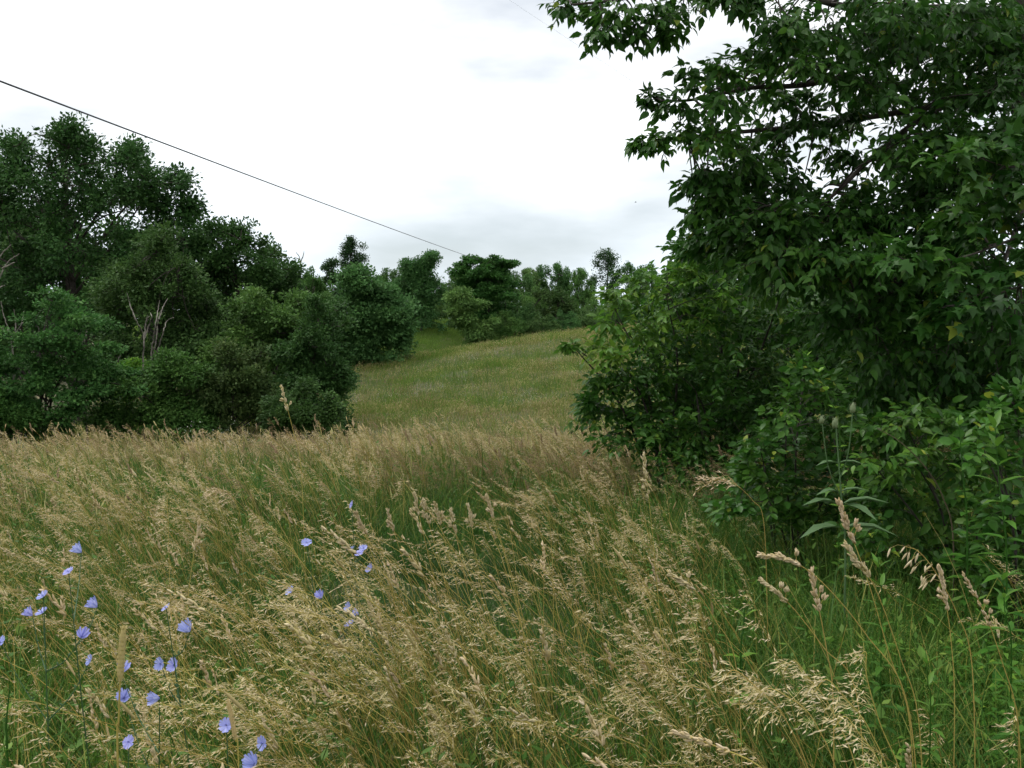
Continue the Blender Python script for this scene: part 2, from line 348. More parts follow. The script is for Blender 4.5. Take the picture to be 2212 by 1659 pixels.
def proto_collection(name, meshes):
    c = bpy.data.collections.new(name)
    for i, me in enumerate(meshes):
        c.objects.link(bpy.data.objects.new('%s_%02d' % (name, i), me))
    return c

def scatter(name, label, cat, protos, P, rot, scl, seed):
    rng = np.random.default_rng(seed); n = len(P)
    me = bpy.data.meshes.new(name); me.vertices.add(n); me.vertices.foreach_set('co', np.asarray(P, np.float32).ravel())
    a = me.attributes.new('rot', 'FLOAT_VECTOR', 'POINT'); a.data.foreach_set('vector', np.asarray(rot, np.float32).ravel())
    a = me.attributes.new('scl', 'FLOAT_VECTOR', 'POINT'); a.data.foreach_set('vector', np.asarray(scl, np.float32).ravel())
    a = me.attributes.new('idx', 'INT', 'POINT'); a.data.foreach_set('value', rng.integers(0, len(protos), n).astype(np.int32))
    col = proto_collection(name + '_kinds', protos)
    ng = bpy.data.node_groups.new(name, 'GeometryNodeTree')
    ng.interface.new_socket('Geometry', in_out='INPUT', socket_type='NodeSocketGeometry'); ng.interface.new_socket('Geometry', in_out='OUTPUT', socket_type='NodeSocketGeometry')
    n_ = ng.nodes; l_ = ng.links; gi = n_.new('NodeGroupInput'); go = n_.new('NodeGroupOutput')
    ci = n_.new('GeometryNodeCollectionInfo'); ci.inputs['Collection'].default_value = col; ci.inputs['Separate Children'].default_value = True; ci.inputs['Reset Children'].default_value = True
    ip = n_.new('GeometryNodeInstanceOnPoints'); ip.inputs['Pick Instance'].default_value = True
    def na(nm, ty): x = n_.new('GeometryNodeInputNamedAttribute'); x.data_type = ty; x.inputs['Name'].default_value = nm; return x.outputs['Attribute']
    l_.new(gi.outputs[0], ip.inputs['Points']); l_.new(ci.outputs[0], ip.inputs['Instance'])
    l_.new(na('idx', 'INT'), ip.inputs['Instance Index']); l_.new(na('scl', 'FLOAT_VECTOR'), ip.inputs['Scale'])
    l_.new(na('rot', 'FLOAT_VECTOR'), ip.inputs['Rotation'])
    l_.new(ip.outputs[0], go.inputs[0])
    o = link(name, me); o.modifiers.new('scatter', 'NODES').node_group = ng
    o['kind'] = 'stuff'; tag(o, label, cat); return o

def field(rng, y0, y1, per_m2, half, side=1.3):
    n = int(per_m2 * (y1 - y0) * ((y0 + y1) * half + 2 * side)); y = rng.uniform(y0, y1, int(n * 2.2)); xm = y1 * half + side
    x = rng.uniform(-xm, xm, len(y)); k = np.abs(x) < y * half + side; x, y = x[k][:n], y[k][:n]; return x, y

def place(rng, x, y, keep, hs, yaw=.45, tilt=.10):
    x, y, hs = x[keep], y[keep], np.broadcast_to(hs, keep.shape)[keep]; n = len(x); z = ground(x, y) - .01
    rot = np.stack([rng.normal(0, tilt, n), rng.normal(0, tilt, n), rng.normal(0, yaw, n)], -1); k = rng.uniform(.85, 1.15, n) * hs
    return np.stack([x, y, z], -1), rot, np.stack([k, k, k], -1)

def near_camera(x, y): return np.hypot(x, y) > .95
# how green and how tall the sward is at a place
def lush(x, y):
    """0 = dry stand, 1 = lush green corner by the shrubs"""
    edge = .42 + .13 * (y - 2.4); return np.clip((x - edge) / .5 + (vnoise(x, y, .7, 3) - .5) * 1.2, 0, 1) * np.clip((11 - y) / 3, 0, 1)
def hollow(x, y): return np.exp(-(((x + .42) / 1.1) ** 2 + ((y - 6.2) / 2.2) ** 2) ** 2)
def stand(x, y): return np.exp(-(((x - .1) / .95) ** 2 + ((y - 3.1) / .85) ** 2))

EX_PTS = []
r1 = np.random.default_rng(11)
protosD = [dry_clump(100 + i, 10, .28, .55, 1.0, kinds=(.76, .18, .06), bare=.34) for i in range(9)]
protosG = [green_clump(200 + i, 44, .30, .26, .70, broad=(1 if i % 2 else 0)) for i in range(6)]
# near dry stalks
x, y = field(r1, .9, 7.5, 21, .56)
pk = (1 - (.92 - .22 * np.clip(2.8 - y, 0, 1)) * lush(x, y)) * (1 - .97 * hollow(x, y)) * (.38 + .55 * vnoise(x, y, .8, 5)) * (.75 + .9 * stand(x, y)) * (1 + .35 * np.clip(-x - .4, 0, 1) * np.clip(4 - y, 0, 1))
A = place(r1, x, y, (r1.random(len(x)) < pk) & near_camera(x, y), .92 + .16 * stand(x, y) - .10 * lush(x, y))
scatter('dry_grass', 'tall straw coloured seeding grass leaning left across the near field', 'grass', protosD, *A, 12)
# near green blades
x, y = field(r1, .8, 9.0, 50, .56)
pk = .72 + .5 * lush(x, y) + .5 * hollow(x, y) - .30 * stand(x, y) + .3 * (vnoise(x, y, .8, 6) - .5)
hs = .82 + .28 * vnoise(x, y, 1.1, 7) + .10 * lush(x, y) - .35 * hollow(x, y)
A = place(r1, x, y, (r1.random(len(x)) < pk) & near_camera(x, y), hs, 3.0, .12)
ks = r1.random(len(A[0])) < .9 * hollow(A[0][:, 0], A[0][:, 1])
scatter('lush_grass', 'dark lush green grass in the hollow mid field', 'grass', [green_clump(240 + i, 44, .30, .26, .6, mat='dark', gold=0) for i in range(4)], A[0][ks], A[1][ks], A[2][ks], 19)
A = tuple(a_[~ks] for a_ in A)
scatter('green_grass', 'green grass blades growing thick between the dry stalks', 'grass', protosG, *A, 13)
# low herbs in the lush corner
x, y = field(r1, 1.2, 8.0, 20, .56)
A = place(r1, x, y, (r1.random(len(x)) < .75 * lush(x, y)) & near_camera(x, y), .8 + .4 * vnoise(x, y, .7, 41), 3)
scatter('low_herbs', 'low leafy green herbs among the grass in the right corner', 'herbs', [herb_clump(260 + i) for i in range(6)], *A, 18)
# middle field to the brow
protosM = [dry_clump(300 + i, 9, .34, .5, .88, 1.9, (.8, .15, .05), .25, -.3, 'dry', 1.45) for i in range(5)] + \
          [far_tuft(320 + i, 20, .42, .4, .8, .0045, 'fardry', .9) for i in range(4)]
protosMG = [green_clump(340 + i, 36, .45, .3, .76, .008, broad=(1 if i == 0 else 0)) for i in range(4)]
x, y = field(r1, 7.0, 20, 9.5, .56, 1.5)
pk = .25 + .6 * vnoise(x, y, 1.8, 8); pk = pk * (1 - .9 * hollow(x, y)) * (1 - .75 * lush(x, y))
A = place(r1, x, y, r1.random(len(x)) < pk, .85 + .25 * vnoise(x, y, 2.5, 9), .6)
scatter('field_grass', 'tan seeding grass over the middle of the field up to the brow', 'grass', protosM, *A, 14)
x, y = field(r1, 8.3, 20, 17, .56, 1.5)
A = place(r1, x, y, r1.random(len(x)) < .55 + .5 * (.6 - vnoise(x, y, 1.8, 8)), .85 + .2 * vnoise(x, y, 2, 10), 3)
scatter('field_undergrowth', 'green undergrowth below the tan grass of the middle field', 'grass', protosMG, *A, 15)
# reddish brown fine grass
protosR = [dry_clump(360 + i, 12, .30, .6, .95, 1.3, (.95, .05, 0), .1, -.2, 'red', 1.2) for i in range(4)]
x, y = field(r1, 6.8, 15, 14, .56)
pk = .03 + .9 * np.exp(-(((x + .45) / .5) ** 2 + ((y - 9.2) / .8) ** 2)) + .35 * np.exp(-(((x - 1.0) / 1.6) ** 2 + ((y - 9.0) / 1.4) ** 2)) + .12 * (vnoise(x, y, 1.5, 17) > .62)
A = place(r1, x, y, r1.random(len(x)) < pk * (1 - .8 * hollow(x, y)), .95)
scatter('redtop_grass', 'reddish brown fine grass in a hazy tuft mid field', 'grass', protosR, *A, 16)
# the far slope
def far_zone(y0, y1, per, half, seed):
    return field(r1, y0, y1, per, half, 6)
protosF = [far_tuft(400 + i, 46, .9, .16, .42, .008, 'fardry', .6) for i in range(6)] + [far_tuft(410 + i, 46, .9, .25, .52, .008, 'red', .7) for i in range(1)]
protosFG = [far_tuft(420 + i, 46, .9, .16, .42, .010, 'fargreen', .1) for i in range(4)]
x, y = far_zone(19, 80, 4.2, .34, 0); x += 2
pk = .13 + .56 * vnoise(x * .5, y, 4.5, 20) * vnoise(x, y, 1.7, 21) * 2.0
A = place(r1, x, y, (r1.random(len(x)) < pk) & (y < 62 + .55 * x + 8), 1.0, 3)
scatter('hillside_grass', 'dry brownish tan grass covering the far hill slope', 'grass', protosF, *A, 22)
x, y = far_zone(19, 110, 4.0, .34, 0); x += 2
pk = .55 + 1.0 * np.clip(1.0 - vnoise(x * .5, y, 4.5, 20) * vnoise(x, y, 1.7, 21) * 2.4, 0, 1)
A = place(r1, x, y, r1.random(len(x)) < pk, 1.0, 3)
scatter('hillside_greenery', 'green grass patches on the far hill and the swale behind', 'grass', protosFG, *A, 23)
n_ = 9000; y = r1.uniform(62, 114, n_); x = r1.uniform(-15, 3, n_)
A = place(r1, x, y, vnoise(x, y, 3, 44) > .12, .8, 3)
scatter('swale_grass', 'short bright green grass of the swale climbing between the far trees', 'grass', [far_tuft(440 + i, 46, .9, .12, .32, .012, 'fargreen', 0) for i in range(3)], *A, 24)
# white wildflowers
x, y = field(r1, 10.5, 13.0, 1.4, .56); k = (x < -1.8) & (x > -3.9) & (vnoise(x, y, 1.1, 30) > .5)
x2, y2 = far_zone(36, 60, .8, .25, 0); k2 = vnoise(x2, y2, 3, 31) > .55
x = np.concatenate([x[k], x2[k2]]); y = np.concatenate([y[k], y2[k2]])
A = place(r1, x, y, np.ones(len(x), bool), .95, 3)
scatter('white_wildflowers', 'scattered tiny white wildflowers in the grass', 'flowers', [flower_tuft(i) for i in range(3)], *A, 33)

# ------------------------------------------------------------------ leaves and trees
LEAF_OVATE = (np.array([[0, 0, 0], [-.24, .28, .05], [0, .3, -.02], [.24, .28, .05], [-.19, .6, .03], [0, .62, -.05], [.19, .6, .03], [0, 1, -.17]]),
              np.array([[0, 2, 1], [0, 3, 2], [1, 2, 5], [1, 5, 4], [2, 3, 6], [2, 6, 5], [4, 5, 7], [5, 6, 7]]))
LEAF_MAPLE = (np.array([[0, 0, 0], [-.30, .10, .02], [-.20, .30, .0], [-.55, .52, -.06], [-.22, .58, 0], [0, 1.05, -.15], [.22, .58, 0], [.55, .52, -.06], [.20, .30, 0], [.30, .10, .02], [0, .45, .05]]),
              np.array([[10, 0, 9], [10, 9, 8], [10, 8, 7], [10, 7, 6], [10, 6, 5], [10, 5, 4], [10, 4, 3], [10, 3, 2], [10, 2, 1], [10, 1, 0]]))
LEAF_OVAL = (np.array([[0, 0, 0], [-.28, .3, .06], [0, .3, -.02], [.28, .3, .06], [-.25, .68, .04], [0, .68, -.05], [.25, .68, .04], [0, 1, -.08]]), LEAF_OVATE[1])
LEAF_LANCE = (np.array([[0, 0, 0], [-.12, .25, .03], [0, .25, -.01], [.12, .25, .03], [-.11, .6, -.02], [0, .6, -.06], [.11, .6, -.02], [0, 1, -.2]]), LEAF_OVATE[1])
LEAF_QUAD = (np.array([[0, 0, 0], [-.32, .5, .06], [0, 1, -.08], [.32, .5, .06]]), np.array([[0, 1, 2, 3]]))

def leaf_frames(d, rng, up=1.0):
    d = unit(d); n = unit(rng.normal(0, .45, d.shape) + np.array([0, -.15, up])); s = unit(np.cross(d, n)); return d, s, np.cross(s, d)

def leaves_geo(tpl, p, d, s, n, size, tint):
    T, F = tpl; V = p[:, None, :] + size[:, None, None] * (T[None, :, 0:1] * s[:, None, :] + T[None, :, 1:2] * d[:, None, :] + T[None, :, 2:3] * n[:, None, :])
    FF = F[None] + (np.arange(len(p)) * len(T))[:, None, None]
    return V.reshape(-1, 3), FF.reshape(-1, F.shape[1]), np.repeat(tint, len(F))

def mid_tree(name, label, cat, base, lobes, puff, leaf, n_leaves, mat, seed, flat=.75, trunk_r=.16, group=None, aspect=1.0, bark='bark', stems=1, twigs=True, tpl=LEAF_QUAD, outb=.72):
    """tree with tapered trunk, limbs to each lobe of the crown and leaf sprays in clumps"""
    rng = np.random.default_rng(seed); base = np.array(base, float); C = np.array([l[0] for l in lobes]); R = np.array([l[1] for l in lobes])
    th = thing(name, label, cat, base, group); g = Geo()
    top = C[np.argmax(C[:, 2])]; cen = C.mean(0)
    trunks = []
    for k in range(stems):
        b = base + np.array([rng.normal(0, .12 * (stems > 1)), rng.normal(0, .12 * (stems > 1)), -.15])
        tp = top * .7 + cen * .3 + rng.normal(0, .3, 3) * (stems > 1) * R.mean()
        c1 = b * .62 + tp * .38 + rng.normal(0, .12, 3) * R.mean(); c1[:2] = c1[:2] * .4 + b[:2] * .6
        tr = curve_pts([b, c1, b * .3 + tp * .7 + rng.normal(0, .12, 3) * R.mean(), tp], 6); trunks.append(tr)
        g.tube(tr, np.linspace(1, .14, len(tr)) ** 1.1 * trunk_r / stems ** .5, 7, .4)
    pc, pr = [], []
    prim = [i for i in range(len(C)) if i % 4 == 0]
    for li, (c, r) in enumerate(zip(C, R)):
        tr = trunks[rng.integers(len(trunks))]; zz = tr[:, 2]; k = int(np.clip(np.searchsorted(zz, c[2] - .9 * np.hypot(*(c[:2] - base[:2])) - .2 * r), 2, len(tr) - 3))
        a = tr[k]; r0 = trunk_r * .36 * (1 - .6 * k / len(tr))
        if li % 4: j_ = prim[int(np.argmin(((C[prim] - c) ** 2).sum(1)))]; a = C[j_]; r0 = trunk_r * .09
        m = a * .5 + c * .5 + np.array([0, 0, .10 * np.linalg.norm(c - a)]) + rng.normal(0, .07, 3) * np.linalg.norm(c - a)
        lb = curve_pts([a, m, c], 5); g.tube(lb, np.linspace(r0, .012 + .05 * r0, len(lb)), 5, .4)
        m_ = max(3, int(2.4 * (r / puff) ** 2)); dd = rand_dirs(rng, m_, -.55); rr = (.40 + .72 * np.sqrt(rng.random(m_))) * r
        P = c + dd * rr[:, None] * np.array([1, 1, .85]); pc.append(P); pr.append(np.full(m_, puff) * rng.uniform(.45, 1.35, m_))
        if twigs:
            for p in P[:max(3, m_ // 3)]:
                g.tube(curve_pts([c, (c + p) / 2 + rng.normal(0, .08, 3) * r, p], 3), [.02, .016, .013, .011, .009, .007, .004], 3, .4)
    pc = np.concatenate(pc); pr = np.concatenate(pr)
    k = rng.choice(len(pc), n_leaves, p=pr ** 2 / (pr ** 2).sum())
    off = rand_dirs(rng, n_leaves) * (rng.random(n_leaves) ** outb)[:, None]
    p = pc[k] + off * pr[k][:, None] * np.array([1, 1, flat]) * aspect
    cd = unit(p - (C.mean(0) * .5 + pc[k] * .5))
    d = off * .8 + cd * .5 + rng.normal(0, .55, p.shape) + np.array([0, 0, -.15]); d, s, n = leaf_frames(d, rng, .9)
    size = leaf * rng.uniform(.65, 1.3, n_leaves); pt = np.random.default_rng(seed + 1).random(len(pc))
    tint = np.clip(.30 * pt[k] + .7 * rng.beta(2.2, 2.2, n_leaves), 0, 1)
    Vv, Ff, Tt = leaves_geo(tpl, p, d, s, n, size, tint)
    link('trunk', g.mesh('trunk', M[bark], base, True), th)
    link('crown', make_mesh('crown', Vv - base, Ff, M[mat], Tt), th)
    return th

def P_lobes(rows, D, rng, depth=.6, back=True, rough=2):
    rows = np.array(rows, float); x0 = rows[:, 0].mean(); w_ = max(np.ptp(rows[:, 0]) / 2 + rows[:, 2].mean(), 1); L_ = []
    rows = [(x + rng.normal(0, .16 * (rough + 1)) * r, y + rng.normal(0, .13 * (rough + 1)) * r, r * rng.uniform(.62 - .1 * rough, 1.0 - .11 * rough)) for x, y, r in rows for _ in range(rough + 1)] + [(x, y, r * (.95 - .1 * rough)) for x, y, r in rows]
    for x, y, r in rows:
        h = w_ / FP * D * depth * math.sqrt(max(.15, 1 - ((x - x0) / w_) ** 2)); dz = rng.uniform(-.9, .2) * h
        L_.append((at(x, y, D + dz), r / FP * D))
        if back and r > 24: L_.append((at(x + rng.normal(0, r * .3), y + r * .25, D + h * rng.uniform(.3, 1)), r / FP * D * .95))
    return L_

def on_ground(px, D): X = (px - CX) / FP * D; return (X, D, gz(X, D))

R = np.random.default_rng(5)
# --- left wood
mid_tree('oak_tree', 'tallest spreading dark green tree with sky gaps at the left edge', 'tree', on_ground(170, 43),
         P_lobes([(45, 330, 42), (95, 365, 55), (150, 318, 44), (152, 288, 18), (215, 352, 44), (272, 348, 28), (288, 326, 12), (328, 388, 30), (382, 402, 28), (418, 452, 27), (355, 455, 52), (270, 425, 58), (180, 430, 70),
                   (95, 470, 58), (20, 375, 42), (10, 470, 52), (-45, 420, 62), (-90, 520, 80), (55, 575, 70), (180, 540, 80), (300, 530, 70), (395, 515, 52), (110, 650, 80), (235, 640, 80), (0, 660, 75), (-110, 640, 90), (420, 600, 50)], 43, R, .7),
         .6, .17, 76000, 'oak', 51, .8, .27)
mid_tree('sassafras_tree', 'domed mid green tree standing behind the grey dead trunks', 'tree', on_ground(335, 36),
         P_lobes([(335, 535, 42), (285, 585, 48), (378, 580, 52), (255, 670, 52), (335, 670, 78), (415, 665, 58), (300, 775, 70), (395, 770, 70), (245, 760, 50), (450, 760, 50), (350, 620, 60)], 36, R, .8), .5, .125, 44000, 'oak', 52, .8, .2)
mid_tree('hickory_tree', 'dark tree right of the domed one with a stepped leafy top', 'tree', on_ground(530, 41),
         P_lobes([(465, 515, 34), (520, 518, 36), (495, 580, 66), (567, 566, 42), (592, 636, 50), (480, 680, 70), (556, 720, 70), (607, 720, 46), (440, 620, 60), (520, 800, 70), (600, 800, 50)], 41, R, .8, rough=4), .55, .15, 42000, 'oak', 53, .8, .22)
mid_tree('round_topped_tree', 'small round tree top showing behind the dark left wood', 'tree', on_ground(590, 58),
         P_lobes([(585, 553, 26), (605, 590, 34), (570, 600, 34), (615, 640, 40)], 58, R, .9), .55, .17, 9000, 'oak', 54, .8, .2)
mid_tree('cedar_tree', 'dense cone shaped tree at the right end of the left wood', 'tree', on_ground(668, 31.5),
         P_lobes([(690, 668, 20), (688, 705, 34), (676, 750, 46), (705, 790, 44), (655, 800, 50), (705, 850, 40), (640, 870, 54), (690, 895, 48), (600, 880, 50), (722, 905, 22), (640, 760, 46), (705, 800, 28)], 31.5, R, .8), .36, .10, 42000, 'oak', 55, .8, .16)
mid_tree('understory_tree', 'leafy tree filling the wood between domed and cone shaped trees', 'tree', on_ground(565, 34),
         P_lobes([(500, 760, 52), (560, 730, 46), (610, 780, 48), (540, 820, 60), (590, 850, 56), (470, 830, 60), (630, 690, 44), (600, 720, 50), (520, 700, 50), (650, 650, 30)], 34, R, .8), .45, .125, 38000, 'mid', 56, .8, .15)
mid_tree('layered_bush', 'light green bush in flat layers at the lower left corner of the wood', 'bush', on_ground(95, 28),
         P_lobes([(60, 740, 46), (130, 725, 46), (185, 770, 48), (90, 800, 62), (25, 830, 60), (160, 850, 62), (220, 830, 34), (40, 890, 56), (130, 905, 50), (-40, 780, 60), (-60, 870, 70)], 28, R, .8, rough=4), .42, .105, 40000, 'pale', 57, .34, .09, stems=3)
mid_tree('bright_bush', 'small bright yellow green bush at the foot of the dead trunks', 'bush', on_ground(285, 30.5),
         P_lobes([(265, 815, 24), (295, 805, 26), (285, 850, 34)], 30.5, R, .9, rough=4), .3, .10, 6000, 'lime', 58, .7, .05, stems=2)
mid_tree('viburnum_bush', 'dark green rounded bush right below the dead trunks', 'bush', on_ground(375, 28.5),
         P_lobes([(345, 830, 32), (390, 815, 40), (425, 850, 42), (340, 880, 44), (400, 895, 50), (290, 895, 42), (230, 905, 40)], 28.5, R, .8, rough=4), .36, .095, 26000, 'mid', 59, .75, .07, stems=3)
mid_tree('russet_bush', 'brown tinged bush between the dark bush and the cone shaped tree', 'bush', on_ground(510, 28.5),
         P_lobes([(505, 790, 34), (545, 815, 42), (480, 840, 44), (530, 875, 48), (580, 880, 40), (470, 905, 38)], 28.5, R, .8, rough=4), .36, .095, 24000, 'brown', 60, .75, .07, stems=3)
mid_tree('low_bush', 'low dark bush before the cone shaped tree at the edge of the brow', 'bush', on_ground(640, 27),
         P_lobes([(620, 895, 34), (665, 890, 34), (700, 915, 34), (590, 920, 32)], 27, R, .8, rough=4), .3, .09, 14000, 'oak', 61, .75, .05, stems=3)
mid_tree('low_bush', 'dark low bush at the far left edge under the layered bush', 'bush', on_ground(-10, 26.5),
         P_lobes([(-40, 880, 40), (10, 895, 34), (50, 910, 30), (-20, 910, 34)], 26.5, R, .8, rough=4), .3, .09, 12000, 'mid', 62, .75, .05, stems=3)
# --- trees around the swale
mid_tree('mimosa_tree', 'broad light green tree in flat layers left of the grassy swale', 'tree', on_ground(805, 63),
         P_lobes([(800, 620, 24), (765, 640, 30), (832, 640, 26), (740, 690, 34), (795, 680, 40), (848, 680, 24), (750, 745, 34), (810, 740, 36), (850, 735, 22), (785, 775, 30), (830, 768, 22), (730, 720, 36), (820, 700, 34), (770, 760, 32), (862, 712, 18)], 63, R, .9, rough=4), .85, .22, 42000, 'farmid', 71, .5, .14)
mid_tree('flat_topped_tree', 'dark flat topped tree with tiered branches right of the swale', 'tree', on_ground(1050, 80),
         P_lobes([(1005, 578, 10), (1030, 568, 12), (1055, 566, 12), (1080, 572, 12), (1102, 572, 9), (1000, 595, 14), (1040, 592, 18), (1080, 594, 16), (1025, 630, 26), (1070, 630, 28), (1045, 660, 34), (1010, 680, 30), (1085, 680, 30), (1040, 705, 26), (1010, 690, 20), (1060, 610, 20), (1015, 612, 18), (1095, 640, 24), (1000, 650, 26), (1070, 715, 26), (1045, 640, 30), (1045, 612, 28), (1020, 602, 20), (1078, 612, 24), (1050, 585, 16)], 80, R, .9), .62, .2, 44000, 'mid', 72, .26, .16)
mid_tree('tiered_bush', 'pale layered bush at the foot of the flat topped tree', 'bush', on_ground(1018, 76),
         P_lobes([(990, 640, 18), (1012, 660, 22), (990, 668, 14), (1012, 700, 18), (1040, 700, 22), (1030, 722, 18), (1050, 728, 18)], 76, R, .9, rough=4), .65, .2, 18000, 'farpale', 73, .5, .1)
mid_tree('forked_tree', 'pale green tree with two spiky tops between mimosa and flat topped tree', 'tree', on_ground(910, 92),
         P_lobes([(885, 585, 11), (892, 596, 12), (918, 572, 8), (924, 560, 6), (934, 556, 5), (880, 572, 6), (912, 584, 10), (905, 606, 20), (935, 610, 14), (885, 630, 24), (920, 650, 28), (895, 670, 22), (870, 655, 24), (940, 640, 22), (900, 600, 16), (912, 590, 14), (925, 680, 22)], 92, R, .9, rough=4), .6, .2, 26000, 'farmid', 74, .9, .14)
mid_tree('lone_cedar_tree', 'narrow dark tree rising highest above the far wood', 'tree', on_ground(757, 100),
         P_lobes([(758, 524, 6), (757, 534, 9), (751, 546, 11), (767, 548, 11), (757, 560, 15), (745, 570, 14), (771, 572, 14), (757, 585, 20), (742, 596, 18), (776, 596, 18)], 100, R, .9, rough=4), .5, .17, 9000, 'cedar', 75, .8, .2)
mid_tree('thin_crowned_tree', 'sparse thin crowned tree above the far hedge at right', 'tree', on_ground(1308, 92),
         P_lobes([(1306, 548, 10), (1292, 565, 12), (1320, 562, 12), (1308, 585, 20), (1300, 615, 22), (1325, 610, 14)], 92, R, .9, rough=4), .5, .15, 4800, 'cedar', 76, .9, .16)

# --- far wood: a few shapes shared by many trees
def far_shape(seed, kind):
    rng = np.random.default_rng(seed); rows = []
    if kind == 'round':
        for i in range(26): a = rng.uniform(0, 2 * math.pi); h = .10 + .84 * (i + .5) / 26; r = .30 * math.sqrt(max(.1, 1 - ((h - .55) / .5) ** 2)); rows.append((np.array([r * math.cos(a), r * math.sin(a), h]), rng.uniform(.09, .17)))
    elif kind == 'cedar':
        for i in range(11): h = .2 + .74 * i / 10; a = i * 2.4; r = .17 * (1 - h) + .03; rows.append((np.array([r * math.cos(a), r * math.sin(a), h]), .06 + .12 * (1 - h)))
    else:
        for i in range(18): a = i * 2.4; r = .42 * math.sqrt(i / 18); rows.append((np.array([r * math.cos(a), r * math.sin(a), .12 + .66 * rng.random() * (1 - .6 * r)]), rng.uniform(.14, .22)))
    return rows
FAR = {}
for nm, kind, mat_, sd_ in (('a', 'round', 'farmid', 1), ('b', 'round', 'mid', 2), ('c', 'round', 'farpale', 3), ('d', 'cedar', 'cedar', 4), ('e', 'bush', 'farmid', 5), ('f', 'bush', 'farpale', 6), ('g', 'bush', 'mid', 8), ('h', 'round', 'brown', 7)):
    FAR[nm] = (kind, mat_, sd_)
far_cache = {}
def far_tree(name, label, cat, px, ytop, wpx, D, key, group=None, rot=0.0):
    X, Y, Z = on_ground(px, D); H = at(px, ytop, D)[2] - Z; W_ = wpx / FP * D
    kind, mat_, sd_ = FAR[key]
    if key not in far_cache:
        rows = far_shape(sd_, kind); th = mid_tree(name, label, cat, (0, 0, 0), rows, .085, .033, {'round': 15000, 'cedar': 9000, 'bush': 15000}[kind], mat_, 900 + sd_, .7, .022, group, twigs=False)
        for ch in th.children: far_cache.setdefault(key, {})[ch.name.split('.')[0]] = ch.data
    else:
        th = thing(name, label, cat, (0, 0, 0), group)
        for nm in ('trunk', 'crown'): link(nm, far_cache[key][nm], th)
    wid = {'round': .80, 'cedar': .42, 'bush': 1.05}[kind]
    th.location = (X, Y, Z - .05); th.scale = (W_ / wid, W_ / wid, H / (.97 if kind != 'bush' else .92)); th.rotation_euler = (0, 0, rot); return th
fr = np.random.default_rng(8)
G1 = 'trees of the far wood'
far_tree('cedar_tree', 'dark pointed tree just left of the tallest far tree', 'tree', 716, 566, 52, 98, 'd', G1, .5)
far_tree('wood_edge_tree', 'rounded tree next to the left wood before the far ridge', 'tree', 668, 592, 95, 76, 'b', G1, 1)
far_tree('wood_edge_tree', 'small rounded tree between left wood and mimosa tree', 'tree', 700, 640, 80, 70, 'a', G1, 2)
far_tree('wood_edge_tree', 'low dark treetop right of the tallest far tree', 'tree', 820, 578, 70, 112, 'g', G1, 2)
far_tree('wood_edge_tree', 'rounded treetop left of the forked pale green tree', 'tree', 858, 585, 70, 108, 'a', G1, 3)
far_tree('wood_edge_tree', 'small treetop in the sky gap left of the flat topped tree', 'tree', 965, 610, 70, 116, 'b', G1, 1.2)
ORD = ['first', 'second', 'third', 'fourth', 'fifth', 'sixth', 'seventh', 'eighth', 'ninth', 'tenth', 'eleventh', 'twelfth', 'thirteenth', 'fourteenth', 'fifteenth', 'sixteenth']
for x, yt, wd_, D, k, lb in ((882, 636, 62, 94, 'g', 'dark bush at the left foot of the forked tree'), (925, 646, 56, 95, 'e', 'green bush at the right foot of the forked tree'), (1030, 590, 90, 112, 'a', 'tree behind the crown of the flat topped tree'), (1080, 596, 90, 114, 'b', 'dark tree behind the right half of the flat topped tree'), (635, 604, 80, 122, 'a', 'tree in the far row beside the left wood'), (690, 598, 80, 120, 'b', 'tree in the far row left below the tallest far tree'), (785, 598, 80, 118, 'a', 'tree in the far row right below the tallest far tree'), (835, 596, 70, 122, 'c', 'pale tree in the far row above the layered light green tree'), (875, 602, 70, 124, 'a', 'tree in the far row left behind the forked tree'), (1105, 600, 90, 92, 'a', 'tree filling the row right behind the flat topped tree'), (1000, 600, 80, 96, 'a', 'tree filling the row left behind the flat topped tree'), (1055, 640, 110, 86, 'e', 'broad bush right under the flat topped tree'), (1090, 665, 80, 77, 'f', 'pale bush right of the foot of the flat topped tree'), (905, 640, 90, 118, 'e', 'bush closing the upper end of the grassy swale'), (955, 645, 80, 112, 'g', 'dark bush at the upper right end of the grassy swale'), (940, 612, 80, 126, 'b', 'dark treetop behind the upper end of the swale')):
    far_tree('far_bush' if 'bush' in lb else 'far_wood_tree', lb, 'bush' if 'bush' in lb else 'tree', x, yt, wd_, D, k, None, x)
for i, (x, yt, wd_, D, k) in enumerate([(1128, 590, 70, 104, 'a'), (1160, 580, 66, 108, 'c'), (1196, 578, 70, 106, 'a'), (1230, 592, 66, 110, 'b'), (1262, 580, 60, 104, 'c'), (1345, 578, 66, 100, 'a'), (1385, 572, 70, 98, 'c'),
                                        (1425, 585, 70, 104, 'b'), (1470, 580, 80, 100, 'a'), (1530, 580, 90, 104, 'b'), (1600, 575, 90, 100, 'c'), (1680, 580, 100, 104, 'a'), (1770, 575, 100, 100, 'b'), (1860, 570, 110, 100, 'a'), (1960, 575, 110, 100, 'c')]):
    far_tree('far_wood_tree', ORD[i] + ' rounded tree rightward from the flat topped tree in the far row', 'tree', x, yt, wd_, D, k, G1, fr.uniform(0, 6))
